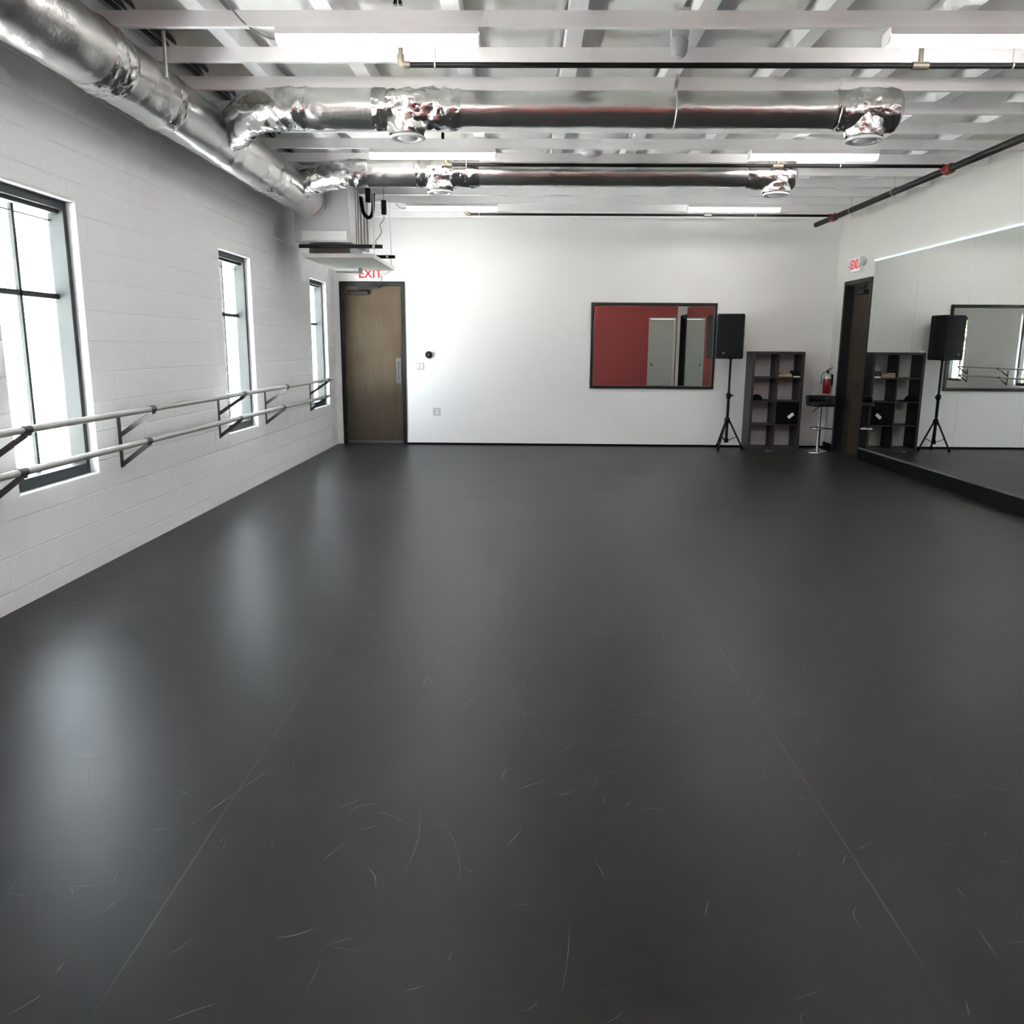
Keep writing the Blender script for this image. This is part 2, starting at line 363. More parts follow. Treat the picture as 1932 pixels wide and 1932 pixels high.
link('scuff_marks', scratches(), M['scuff'], fl)['kind'] = 'stuff'

def wall_with_holes(plane, u0, u1, z1, holes, thick_a, thick_b, z0=0.0):
    """plane 'x' (u is Y) or 'y' (u is X); a grid of cells with the holes left open"""
    us = sorted({u0, u1, *[h[0] for h in holes], *[h[1] for h in holes]}); zs = sorted({z0, z1, *[h[2] for h in holes], *[h[3] for h in holes]})
    us = [u for u in us if u0 <= u <= u1]; zs = [z for z in zs if z0 <= z <= z1]
    def open_(i, j):
        if i < 0 or j < 0 or i >= len(us)-1 or j >= len(zs)-1: return True
        uc = (us[i]+us[i+1])/2; zc = (zs[j]+zs[j+1])/2
        return any(h[0] < uc < h[1] and h[2] < zc < h[3] for h in holes)
    mb = MB(); P = (lambda t, u, z: (t, u, z)) if plane == 'x' else (lambda t, u, z: (u, t, z))
    for i in range(len(us)-1):
        for j in range(len(zs)-1):
            if open_(i, j): continue
            a, b, c, d = us[i], us[i+1], zs[j], zs[j+1]
            for t in (thick_a, thick_b): mb.add([P(t, a, c), P(t, b, c), P(t, b, d), P(t, a, d)], [(0, 1, 2, 3)])
            for (di, dj, q) in ((-1, 0, [(a, c), (a, d)]), (1, 0, [(b, c), (b, d)]), (0, -1, [(a, c), (b, c)]), (0, 1, [(a, d), (b, d)])):
                if open_(i+di, j+dj):
                    (ua, za), (ub, zb) = q
                    mb.add([P(thick_a, ua, za), P(thick_b, ua, za), P(thick_b, ub, zb), P(thick_a, ub, zb)], [(0, 1, 2, 3)])
    return mb
WIN = [(4.71, 5.63), (8.19, 9.11), (11.58, 12.50), (1.24, 2.16)]
WZ0, WZ1 = 0.645, 2.44
ZT = 4.05
holes = [(a, b, WZ0, WZ1) for a, b in WIN]
tag(link('wall_left', wall_with_holes('x', YR-.2, D+.2, ZT, holes, XL, XL-.2), M['blocks'], weld=True), 'white painted concrete block wall with windows', 'wall', kind='structure')
DB = (-2.865, -1.862, 2.482)       # back door: x range, height
tag(link('wall_back', wall_with_holes('y', XL, XR, ZT, [(DB[0]+.02, DB[1]-.02, -1, DB[2]-.02)], D, D+.16), M['paint'], weld=True), 'plain white back wall', 'wall', kind='structure')
DR = (11.62, 12.635, 2.485)
DN = (0.22, 1.22, 2.485)
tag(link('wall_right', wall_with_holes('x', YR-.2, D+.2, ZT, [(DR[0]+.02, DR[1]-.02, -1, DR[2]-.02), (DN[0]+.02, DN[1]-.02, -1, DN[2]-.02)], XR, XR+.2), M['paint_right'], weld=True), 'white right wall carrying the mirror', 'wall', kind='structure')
tag(link('wall_rear', wall_with_holes('y', XL, XR, ZT, [(3.80, 4.64, -1, 2.44)], YR, YR-.16), M['red'], weld=True), 'red wall seen reflected in the observation window', 'wall', kind='structure')

# ceiling: deck, sagging lining, battens
def ceiling():
    mb = MB()
    nx, y0, y1 = 0.05, YR, D
    xs = [XL+i*(XR-XL)/150 for i in range(151)]; ny = 300; ys = [y0+i*(y1-y0)/ny for i in range(ny+1)]
    vs = []
    for y in ys:
        v = ((y-5.357)/0.6096) % 1.0
        row = math.floor((y-5.357)/0.6096)
        for x in xs:
            q = (x-0.29)/0.752; u = q % 1.0; bay = math.floor(q)
            rr = noise.noise(Vector((bay*3.1+.5, row*2.7+.3, 0.5)))
            # lining clipped at the battens, bellying towards the right-hand side of each bay
            ua = min(1, max(0, (u-.07)/(.30+.12*rr))); ub = min(1, max(0, (.95-u)/.16))
            s = (ua*ua*(3-2*ua))*(ub*ub*(3-2*ub))
            z = ZC+0.035 - (0.125+0.03*rr)*s*(0.45+0.55*math.sin(PI*v)) + 0.010*noise.noise(Vector((x*3, y*3, 1)))
            vs.append((x, y, z))
    w = len(xs)
    fs = [(j*w+i, j*w+i+1, (j+1)*w+i+1, (j+1)*w+i) for j in range(ny) for i in range(w-1)]
    mb.add(vs, fs, True)
    return mb
cl = tag(link('ceiling', ceiling(), M['ceiling']), 'white ceiling with lining sagging between battens', 'ceiling', kind='structure')
link('deck', B(XL-.2, XR+.2, YR-.2, D+.2, ZT-0.02, ZT+0.1), M['white'], cl)
for k in range(-4, 6):
    x = 0.29+0.752*k
    if x < XL+.05 or x > XR-.05: continue
    link('batten', B(x-.052, x+.052, YR, D, ZJ+.0895, ZJ+.0895+.14), M['joist'], cl)

# joists on edge, along X, one every two feet
ORD = ['first', 'second', 'third', 'fourth', 'fifth', 'sixth', 'seventh', 'eighth', 'ninth', 'tenth', 'eleventh', 'twelfth', 'thirteenth']
jproto = None
for k in range(-9, 13):
    y1 = 5.376+0.6096*k; y0 = y1-0.038
    if k == -9:
        jproto = link('ceiling_joist', B(XL+.001, XR-.001, y0, y1, ZJ, ZJ+.089), M['joist'], origin=(0, y0, ZJ)); o = jproto
        # deep board with a chord lip: modelled as one timber
    else:
        o = jproto.copy(); COL.objects.link(o); o.location = (0, y0, ZJ)
    if k < 0: lab = 'white ceiling joist above the camera, beyond the top edge of the photo'
    else: lab = 'white timber ceiling joist, %s counted from the top edge of the photo' % ORD[k]
    tag(o, lab, 'joist', 'white ceiling joists')

# ================================================================== left wall windows
def window(idx, y0, y1, lab):
    xf, xb = XL-.06, XL-.165            # front and back of the frame
    z0, z1 = 0.655, 2.425
    w = tag(link('window_%d' % idx, B(XL-.2, XL-.061, y0+.001, y1-.001, WZ0+.0005, z0+.004), M['bronze'], origin=(XL-.06, (y0+y1)/2, z0)), lab, 'window', kind='structure')
    fr = MB()
    fr.box(xb, xf, y0+.001, y0+.045, z0, z1).box(xb, xf, y1-.045, y1-.001, z0, z1)
    fr.box(xb, xf, y0+.045, y1-.045, z0, z0+.062).box(xb, xf, y0+.045, y1-.045, z1-.055, z1)
    fr.box(xb, xf-.03, y0+.045, y1-.045, z1-.08, z1-.055)
    link('window_frame', fr, M['bronze'], w, bevel=0.003)
    mu = MB(); xm = xb+.012
    yc = (y0+y1)/2
    mu.box(xm-.01, xm+.012, yc-.014, yc+.014, z0+.06, z1-.055)
    mu.box(xm-.01, xm+.012, y0+.04, y1-.04, 1.808, 1.842)
    mu.box(xm-.01, xm+.010, y0+.04, y1-.04, z1-.125, z1-.117)
    link('muntin', mu, M['bronze'], w)
    link('window_pane', B(xb-.004, xb+.002, y0+.04, y1-.04, z0+.055, z1-.05), M['glass'], w)
    hd = MB().box(XL-.2, XL-.001, y0+.001, y1-.001, z1, WZ1-.001)
    link('window_head', hd, M['white'], w)
    lip = MB().box(XL-.06, XL-.0005, y1-.002, y1+.0005, WZ0, WZ1)
    return w
window(1, *WIN[0], 'tall black framed window nearest the camera in the left wall')
window(2, *WIN[1], 'middle tall black framed window in the left wall')
window(3, *WIN[2], 'farthest tall black framed window in the left wall, beside the wooden door')
window(5, *WIN[3], 'tall black framed window in the left wall beside the camera')

# ================================================================== doors
def bd(mb, name, mat, par, bevel=0.0): return link(name, mb, mat, par, bevel=bevel)
x0, x1, zt = DB
d1 = thing('door_1', ((x0+x1)/2, D, 0), 'brown wooden door in a black frame at the left end of the back wall', 'door', kind='structure')
f = MB().box(x0, x0+.06, D-.015, D+.14, 0, zt).box(x1-.06, x1, D-.015, D+.14, 0, zt).box(x0+.06, x1-.06, D-.015, D+.14, zt-.06, zt)
f.box(x0+.06, x0+.085, D+.055, D+.14, 0, zt-.06).box(x1-.085, x1-.06, D+.055, D+.14, 0, zt-.06).box(x0+.085, x1-.085, D+.055, D+.14, zt-.085, zt-.06)
bd(f, 'door_frame', M['black_metal'], d1, .004)
lf = bd(B(x0+.064, x1-.064, D+.008, D+.053, 0.0008, zt-.064), 'door_leaf', M['wood'], d1, .002)
bd(B(x0+.066, x1-.066, D-.004, D+.008, 0.012, 0.055), 'door_sweep', M['steel'], d1)
cb = bd(B(x0+.13, x0+.45, D-.045, D+.008, 2.285, 2.345), 'door_closer', M['black_metal'], d1, .006)
bd(MB().bar((x0+.33, D-.03, 2.36), (x0+.62, D-.05, 2.395), .03, .02).cyl((x0+.33, D-.02, 2.34), (x0+.33, D-.02, 2.372), .014).box(x0+.28, x0+.66, D-.03, D-.004, 2.395, 2.432), 'closer_arm', M['black_metal'], d1)
bd(B(x1-.155, x1-.075, D+.002, D+.008, 0.95, 1.34), 'push_plate', M['steel'], d1)
bd(MB().tube([(x1-.115, D+.004, 1.28), (x1-.115, D-.045, 1.27), (x1-.115, D-.045, 1.03), (x1-.115, D+.004, 1.02)], .009, 10), 'pull_handle', M['steel'], d1)
for zz in (0.25, 0.98, 1.62, 2.26):
    bd(MB().cyl((x0+.062, D-.004, zz-.055), (x0+.062, D-.004, zz+.055), .009, 10), 'hinge', M['steel'], d1)

def side_door(idx, y0, y1, zt, lab):
    d = thing('door_%d' % idx, (XR, (y0+y1)/2, 0), lab, 'door', kind='structure')
    f = MB().box(XR-.012, XR+.18, y0, y0+.06, 0, zt).box(XR-.012, XR+.18, y1-.06, y1, 0, zt).box(XR-.012, XR+.18, y0+.06, y1-.06, zt-.06, zt)
    bd(f, 'door_frame', M['black_metal'], d, .004)
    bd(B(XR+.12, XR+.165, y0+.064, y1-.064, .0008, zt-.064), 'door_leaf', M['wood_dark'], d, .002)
    bd(B(XR+.045, XR+.12, y0+.42, y0+.74, zt-.20, zt-.14), 'door_closer', M['black_metal'], d, .006)
    bd(MB().bar((XR+.06, y0+.55, zt-.13), (XR+.03, y0+.30, zt-.08), .03, .02), 'closer_arm', M['black_metal'], d)
    bd(B(XR+.06, XR+.12, y0+.12, y0+.62, 1.02, 1.07), 'push_bar', M['black_metal'], d, .008)
    return d
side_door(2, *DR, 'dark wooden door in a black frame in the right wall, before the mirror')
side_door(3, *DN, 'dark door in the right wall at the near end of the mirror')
d4 = thing('door_4', (4.22, YR, 0), 'pale grey door in the red wall, seen reflected in the observation window', 'door', kind='structure')
bd(MB().box(3.80, 3.845, YR-.15, YR+.01, 0, 2.44).box(4.595, 4.64, YR-.15, YR+.01, 0, 2.44).box(3.845, 4.595, YR-.15, YR+.01, 2.395, 2.44), 'door_frame', M['greydoor'], d4)
bd(B(3.85, 4.59, YR-.06, YR-.01, .0008, 2.39), 'door_leaf', M['greydoor'], d4)
bd(MB().lathe([(0, 0.06), (.028, .055), (.03, .03), (.012, .02), (.02, 0)], (3.92, YR-.01, 1.0), 16, 'y'), 'knob', M['steel'], d4)

# ================================================================== observation window in the back wall
wx0, wx1, wz0, wz1 = 0.985, 2.905, 0.893, 2.192
w4 = thing('window_4', ((wx0+wx1)/2, D, wz0), 'wide black framed observation window with mirror-like glass in the back wall', 'window', kind='structure')
fr = MB(); e = .042
fr.box(wx0, wx0+e, D-.03, D-.0005, wz0, wz1).box(wx1-e, wx1, D-.03, D-.0005, wz0, wz1).box(wx0+e, wx1-e, D-.03, D-.0005, wz0, wz0+e).box(wx0+e, wx1-e, D-.03, D-.0005, wz1-e, wz1)
bd(fr, 'window_frame', M['frame_black'], w4, .008)
bd(B(wx0+e-.004, wx1-e+.004, D-.012, D-.001, wz0+e-.004, wz1-e+.004), 'window_pane', M['oneway'], w4)
st = MB(); s2 = .010
a0, a1, c0, c1 = wx0+e, wx1-e, wz0+e, wz1-e
st.box(a0, a0+s2, D-.017, D-.012, c0, c1).box(a1-s2, a1, D-.017, D-.012, c0, c1).box(a0+s2, a1-s2, D-.017, D-.012, c0, c0+s2).box(a0+s2, a1-s2, D-.017, D-.012, c1-s2, c1)
bd(st, 'glazing_bead', M['bracket'], w4)

# ================================================================== mirror, base and glowing top edge on the right wall
MZ0, MZ1 = 0.165, 2.675
mir = thing('wall_mirror', (XR, 7, MZ0), 'long wall mirror of tall panels covering most of the right wall', 'mirror')
edges = [11.605]+[11.51-1.2192*i for i in range(0, 8)]
edges[-1] = 1.26
for i in range(len(edges)-1):
    yb, ya = edges[i], edges[i+1]
    if yb-ya < .05: yb = edges[0]
    link('mirror_panel', B(XR-.007, XR-.0005, ya+.0012, yb-.0012, MZ0, MZ1), M['mirror'], mir)
ch = MB().box(XR-.016, XR-.0005, 1.26, 11.605, MZ0-.012, MZ0).box(XR-.016, XR-.008, 1.26, 11.605, MZ0, MZ0+.010)
link('bottom_channel', ch, M['steel'], mir)
tag(link('baseboard_right', MB().box(XR-.012, XR-.0005, 10.383, 11.615, 0, MZ0-.012).box(XR-.012, XR-.0005, 1.23, 10.377, 0, MZ0-.012).box(XR-.012, XR-.0005, 12.64, D, 0, .10), M['rubber'], bevel=.003), 'black rubber base below the mirror', 'baseboard', kind='structure')
tag(link('baseboard_back', B(-1.86, XR-.013, D-.008, D-.0005, 0, .028), M['rubber']), 'thin black strip at the foot of the back wall', 'baseboard', kind='structure')
ls = thing('glowing_edge', (XR, 7, MZ1), 'thin cool white glowing strip along the top edge of the wall mirror', 'light strip')
link('glowing_strip', MB().box(XR-.020, XR-.004, 11.04, 11.60, MZ1+.002, MZ1+.022).box(XR-.020, XR-.004, 2.2, 11.00, MZ1+.002, MZ1+.022), M['edge_glow'], ls)  # strip made to glow along the mirror top, with one gap
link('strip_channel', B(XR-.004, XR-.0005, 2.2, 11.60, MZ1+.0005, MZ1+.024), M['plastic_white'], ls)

# ================================================================== ballet barre
bar = thing('ballet_barre', (XL, 7.5, 0.6), 'double grey ballet barre on dark brackets along the left block wall', 'ballet barre')
XU, ZU, XW, ZW = XL+.252, 1.062, XL+.205, 0.830
rail_breaks = [3.0, 4.42, 5.96, 7.93, 9.38, 11.45]
for (xx, zz, nm) in ((XU, ZU, 'upper'), (XW, ZW, 'lower')):
    link('rail', MB().cyl((xx, 2.4, zz), (xx, 11.62, zz), .0205, 20), M['barre'], bar)
for yb in (2.45, 4.42, 5.955, 7.935, 9.38, 11.36):
    br = link('bracket', B(XL+.0005, XL+.008, yb-.019, yb+.019, .635, 1.00), M['bracket'], bar)
    for (xx, zz) in ((XU, ZU), (XW, ZW)):
        zb = .87 if zz > .95 else .655
        arm = MB().bar((XL+.006, yb, zb), (xx, yb, zz-.026), .032, .008, up=(0, 1, 0)).bar((XL+.006, yb, zb), (xx, yb, zz-.026), .006, .026)
        link('arm', arm, M['bracket'], br)
        link('clamp', MB().tube([(xx, yb-.035, zz), (xx, yb+.035, zz)], .0245, 18).box(xx-.014, xx+.014, yb-.03, yb+.03, zz-.034, zz-.018), M['bracket'], br)

# ================================================================== ducts
def foil_disp(amp, wr, centers):
    def f(p, i, j, r):
        d = amp*noise.noise(p*7.0)+amp*0.5*noise.noise(p*21.0)
        for (c, width, a, grow) in centers:
            q = (p-c[0]).dot(c[1]) if isinstance(c, tuple) else p.y-c
            k = math.exp(-(q/width)**2)
            d += k*(grow + a*noise.noise(p*19.0)+a*0.7*noise.noise(p*43.0))
        return r+d
    return f
def densify(pts, step=.025):
    P = [Vector(p) for p in pts]; out = []
    # Catmull-Rom through the points
    for i in range(len(P)-1):
        a = P[max(i-1, 0)]; b = P[i]; c = P[i+1]; d = P[min(i+2, len(P)-1)]
        n = max(2, int((c-b).length/step))
        for k in range(n):
            t = k/n
            out.append(0.5*((2*b)+(-a+c)*t+(2*a-5*b+4*c-d)*t*t+(-a+3*b-3*c+d)*t**3))
    out.append(P[-1]); return out
XD, ZD, RD = -2.51, 3.155, 0.192
md = thing('air_duct', (XD, 7, ZD), 'large silver foil wrapped main duct running along the left wall', 'duct')
def seg(y0, y1, bulge=()):
    pts = [Vector((XD, y0+(y1-y0)*i/int((y1-y0)/.025), ZD)) for i in range(int((y1-y0)/.025)+1)]
    return MB().tube(pts, RD, 44, disp=foil_disp(.0048, 0, list(bulge)))
link('duct_section', seg(1.6, 5.04), M['foil'], md)
link('duct_section', seg(5.30, 5.96), M['foil'], md)
link('duct_section', seg(6.06, 7.0, [(6.75, .12, .004, 0)]), M['foil'], md)
link('duct_section', seg(6.99, 8.30, [(7.2, .15, .012, .002), (7.9, .1, .008, .002)]), M['foil'], md)
link('duct_section', seg(8.32, 9.86, [(8.6, .1, .008, 0), (9.2, .15, .010, .002)]), M['foil'], md)
link('foil_joint', seg(5.02, 5.32, [(5.17, .13, .022, .012)]), M['foil_crumple'], md)
link('foil_joint', seg(5.94, 6.08, [(6.01, .06, .012, .008)]), M['foil_crumple'], md)
link('foil_joint', seg(8.22, 8.40, [(8.3, .08, .012, .008)]), M['foil_crumple'], md)
pts = [Vector((XD, 9.84+.18*i/8, ZD)) for i in range(9)]
link('end_collar', MB().tube(pts, [RD+.010, RD+.012, RD+.010, RD+.004, RD, RD-.002, RD-.002, RD-.002, RD-.002], 44), M['galv'], md)
for yy in (5.66,):
    link('hanger_rod', MB().cyl((XD+.205, yy, ZD+.03), (XD+.205, yy, 3.46), .012, 10), M['galv'], md)

def branch(label, Y, Z, r_a, r_b, ytake, xneck, xend, bx, ex, zdiff, ydrop, straps):
    t = thing('branch_duct', (0, Y, Z), label, 'duct', 'foil branch ducts under the ceiling')
    # take-off elbow from the main duct
    p = densify([(XD+.10, ytake+.10, ZD+.02), (XD+.24, ytake, ZD+.04), (XD+.42, Y+.12, Z-.01), (XD+.66, Y+.01, Z), (XD+.9, Y, Z)], .02)
    link('takeoff_elbow', MB().tube(p, r_a+.004, 32, disp=lambda q, i, j, r: r+.012*noise.noise(q*16)+.009*noise.noise(q*38)), M['foil_crumple'], t)
    xA = XD+.88; xB = bx-.24; xC = bx+.40
    ax = Vector((1, 0, 0))
    def run(xa, xb, r, spots=(), amp=.0035):
        n = max(3, int((xb-xa)/.025)); pts = [Vector((xa+(xb-xa)*i/n, Y, Z)) for i in range(n+1)]
        return MB().tube(pts, r, 36, disp=foil_disp(amp, 0, [((Vector((s, Y, Z)), ax), w, a, g) for s, w, a, g in spots]))
    link('duct_section', run(xA, xB+.03, r_a, [(xA, .2, .010, 0)]), M['foil'], t)
    link('foil_joint', run(xB, xB+.10, r_a, [(xB+.05, .06, .014, .006)], .006), M['foil_crumple'], t)
    # crumpled tee with a drop boot down to a round diffuser
    link('foil_joint', run(xB+.08, xC, (r_a+r_b)/2, [(bx, .20, .018, .006), (bx+.2, .10, .018, .002), (xC-.06, .06, .014, .006)], .008), M['foil_crumple'], t)
    def boot(xc, zb, rt_, rb):
        n = 14; mb = MB(); vs = []; fs = []; m = 36
        for i in range(n+1):
            s = i/n; zt_ = Z+.05; z = zt_-(zt_-zb-.02)*s
            rx = rt_*(1-s)+(rb+.012)*s; ry = (r_b+.030)*(1-s)+(rb+.006)*s
            for j in range(m):
                a = 2*PI*j/m; q = Vector((xc+rx*math.cos(a), Y+ydrop*s+ry*math.sin(a), z))
                k = 1+(.16*noise.noise(q*14)+.09*noise.noise(q*33))*(1-.6*s)
                vs.append((xc+rx*k*math.cos(a), Y+ydrop*s+ry*k*math.sin(a), z))
        for i in range(n):
            for j in range(m): fs.append((i*m+j, i*m+(j+1) % m, (i+1)*m+(j+1) % m, (i+1)*m+j))
        mb.add(vs, fs, True); return mb
    def diff(xc, zb, rb):
        c = (xc, Y+ydrop, zb)
        d = link('diffuser', MB().lathe([(rb-.02, .04), (rb-.02, .012), (rb, .006), (rb+.004, -.004), (rb-.012, -.012), (rb-.034, -.006), (rb-.04, .012), (0, .014)], c, 32), M['diffuser'], t)
        link('diffuser_cone', MB().lathe([(.0, -.016), (.05, -.014), (.075, -.004), (.07, .006), (0, .008)], c, 24), M['diffuser'], d)
    link('tee_boot', boot(bx, zdiff, .25, .115), M['foil_crumple'], t); diff(bx, zdiff, .130)
    link('duct_section', run(xC-.02, xneck+.02, r_b, [(s, .05, .012, .004) for s in straps]), M['foil'], t)
    for s in straps:
        link('foil_strap', MB().tube([(s+.02*math.cos(a)*0, Y+(r_b+.010)*math.cos(a), Z+(r_b+.010)*math.sin(a)) for a in [2*PI*i/24 for i in range(25)]], .006, 6).bar((s, Y-.03, Z+r_b), (s+.015, Y-.03, min(Z+r_b+.12, ZJ+.085)), .025, .002, up=(0, 1, 0)), M['foil'], t)
    # end elbow
    re = r_b+.022
    n = 26; pts = []; rs = []
    for i in range(n+1):
        s = i/n; x = xneck+(xend-xneck)*s; pts.append(Vector((x, Y, Z-.004)))
        rs.append(re*(0.90+.12*min(1, s*4)) if s < .93 else re*1.02*(1-((s-.93)/.07)**2*.22))
    link('end_elbow', MB().tube(pts, rs, 36, disp=lambda q, i, j, r: r+(.010*noise.noise(q*15)+.006*noise.noise(q*37))*(1 if i < n-3 else .4)), M['foil_crumple'], t)
    link('foil_joint', run(xneck-.05, xneck+.06, r_b+.006, [(xneck, .05, .016, .008)], .006), M['foil_crumple'], t)
    link('end_boot', boot((ex), zdiff-.005, .19, .122), M['foil_crumple'], t); diff(ex, zdiff-.008, .132)
branch('silver foil branch duct nearer the camera, above the first row of lights', 6.50, 3.222, .140, .124, 6.90, 2.26, 2.68, -0.89, 2.45, 3.025, 0.0, (1.06, 2.235))
branch('farther silver foil branch duct, running to the right above the window wall', 8.88, 3.235, .132, .116, 9.12, 2.25, 2.69, -0.89, 2.51, 3.055, 0.0, (-1.06,))

# ================================================================== air handling unit in the corner
ux0, ux1, uz0, uz1 = -2.70, -2.065, 2.705, 3.355
ah = thing('air_handler', ((ux0+ux1)/2, 10.5, uz0), 'pale metal air handling unit hung in the left back corner above the wooden door', 'air handler')
link('plenum', B(ux0, ux1, 10.02, 10.40, uz0, uz1), M['cabinet'], ah, bevel=.008)
link('access_panel', B(ux0+.08, ux1-.03, 10.004, 10.02, uz0+.018, uz0+.125), M['plastic_white'], ah, bevel=.004)
link('cabinet', B(ux0+.03, ux1-.015, 10.40, 11.18, uz0+.02, uz1-.02), M['galv'], ah, bevel=.006)
for i, yy in enumerate((10.405, 10.55, 10.74, 10.95, 11.16)):
    link('side_rib', B(ux1-.018, ux1+.012, yy, yy+.03, uz0+.01, uz1-.01), M['galv'], ah)
link('base_pan', B(ux0+.09, ux1-.05, 10.28, 11.05, uz0-.10, uz0+.02), M['plastic_grey'], ah)
link('pipe_elbow', MB().tube(densify([(ux1+.03, 10.6, 3.30), (ux1+.06, 10.6, 3.12), (ux1+.12, 10.6, 3.06), (ux1+.17, 10.6, 3.12), (ux1+.185, 10.6, 3.34)], .02), .022, 12), M['plastic_black'], ah)
for xx, yy in ((-1.80, 10.12), (-1.78, 11.24)):
    tag(link('hanger_rod', MB().cyl((xx, yy, 2.56), (xx, yy, ZC-.05), .005, 8), M['galv']), 'thin threaded rod holding the %s black strut bar beside the air handler' % ('near' if yy < 11 else 'far'), 'rod', 'threaded hanger rods')
for (a, b, yy, lab) in ((-2.68, -1.70, 10.10, 'black strut bar crossing under the front of the air handler'), (-2.68, -1.73, 11.24, 'black strut bar under the back of the air handler, ending beside the drain pan')):
    mb = MB().box(a, b, yy-.02, yy+.02, 2.644, 2.650).box(a, b, yy-.02, yy-.014, 2.650, 2.684).box(a, b, yy+.014, yy+.02, 2.650, 2.684)
    s = tag(link('strut_bar', mb, M['black_metal'], origin=((a+b)/2, yy, 2.644)), lab, 'strut bar', 'black strut bars')
    link('rod_nut', B(b-.115, b-.085, yy-.024, yy+.024, 2.636, 2.692), M['galv'], s)
px0, px1, py0, py1 = -2.62, -1.80, 10.02, 11.66
dp = thing('drain_pan', ((px0+px1)/2, 10.8, 2.53), 'flat grey metal drain pan hung below the air handler', 'drain pan')
mb = MB().box(px0, px1, py0, py1, 2.530, 2.536)
link('pan_base', mb, M['pan'], dp)
link('pan_rim', MB().box(px0, px1, py0-.003, py0, 2.530, 2.575).box(px0, px1, py1, py1+.003, 2.530, 2.575).box(px0-.003, px0, py0, py1, 2.530, 2.575).box(px1, px1+.003, py0, py1, 2.530, 2.575), M['galv'], dp)
link('drain_fitting', MB().cyl((-2.2, 11.3, 2.46), (-2.2, 11.3, 2.53), .03, 14).cyl((-2.2, 11.3, 2.47), (-2.52, 11.3, 2.47), .016, 12), M['plastic_white'], dp)
cbx = thing('hanging_plug', (-1.70, 10.3, 3.06), 'small black plug box hanging on a cord beside the air handler', 'plug')
link('plug_body', B(-1.735, -1.675, 10.28, 10.33, 3.05, 3.215), M['plastic_black'], cbx, bevel=.010)
link('cord', MB().tube(densify([(-1.705, 10.30, 3.56), (-1.705, 10.30, 3.21)], .05), .004, 8).tube(densify([(-1.705, 10.30, 3.05), (-1.71, 10.30, 2.99), (-1.755, 10.29, 2.93), (-1.735, 10.28, 2.86), (-1.765, 10.26, 2.79), (-1.80, 10.24, 2.75), (-1.79, 10.22, 2.69)], .02), .005, 8), M['cable'], cbx)
tag(link('switch_box', MB().box(-1.92, -1.86, 10.28, 10.34, 3.19, 3.36).tube([(-1.89, 10.31, 3.36), (-1.89, 10.31, 3.40)], .012, 10), M['plastic_black'], bevel=.006), 'black switch box above the air handler pipe elbow', 'switch box')

# ================================================================== ceiling lights
def light(xc, yc, lab, proto=None):
    t = thing('strip_light', (xc, yc, 3.37), lab, 'ceiling light', 'lit strip lights under the ceiling joists')
    L = 0.60
    link('housing', MB().box(xc-L-.004, xc+L+.004, yc-.066, yc+.066, 3.345, 3.3695).box(xc-L-.004, xc+L+.004, yc-.066, yc-.0625, 3.331, 3.345).box(xc-L-.004, xc+L+.004, yc+.0625, yc+.066, 3.331, 3.345), M['white'], t)  # side lips added to keep the lamp's light off the joists
    prof = [(-.055, .0), (-.058, -.022), (-.05, -.046), (-.03, -.056), (.03, -.056), (.05, -.046), (.058, -.022), (.055, .0)]
    mb = MB().prism(prof, -L, L, lambda v: Vector((xc+v[2], yc+v[0], 3.345+v[1])))
    link('lens', mb, M['lens'], t)
    for s in (-1, 1):
        mb = MB().prism([(a*1.04, b*1.04) for a, b in prof], 0, .008, lambda v: Vector((xc+s*(L+v[2]), yc+v[0], 3.346+v[1])))
        link('end_cap', mb, M['plastic_white'], t)
    return t
l0 = light(-0.905, 5.40, 'lit strip light on the left of the nearest row of lights')
for (x, y, lab) in ((2.725, 5.40, 'lit strip light cut by the right edge of the photo, nearest row'),
                    (-0.915, 8.45, 'lit strip light on the left of the middle row, between the two branch ducts'),
                    (2.72, 8.45, 'lit strip light on the right of the middle row, between the two branch ducts'),
                    (-1.00, 11.53, 'lit strip light on the left of the farthest row, near the back wall'),
                    (2.72, 11.53, 'lit strip light on the right of the farthest row, near the back wall'),
                    (-0.905, 2.34, 'lit strip light on the left above the camera'),
                    (2.725, 2.34, 'lit strip light on the right above the camera')):
    dup(l0, (x+0.905, y-5.40, 0), lab)

# ================================================================== sprinkler pipes
XM, ZM = 4.14, 3.262
mp = thing('sprinkler_main', (XM, 8, ZM), 'thick black sprinkler main pipe running along the right wall below the ceiling', 'pipe')
link('pipe', MB().cyl((XM, 1.0, ZM), (XM, 12.50, ZM), .034, 24), M['pipe_black'], mp)
for yy in (5.74, 8.70, 11.80):
    link('coupling', MB().tube([(XM, yy-.06, ZM), (XM, yy-.05, ZM), (XM, yy+.05, ZM), (XM, yy+.06, ZM)], [.040, .05, .05, .040], 20).cyl((XM, yy, ZM), (XM-.07, yy, ZM+.016), .034, 16), M['redcoupling'], mp)
for yy in (7.05, 9.95, 11.2):
    link('pipe_hanger', MB().cyl((XM, yy, ZM+.03), (XM, yy, 3.56), .005, 8).tube([(XM+.037*math.cos(a), yy, ZM+.037*math.sin(a)) for a in [2*PI*i/16 for i in range(17)]], .004, 6), M['galv'], mp)
ZP = 3.284
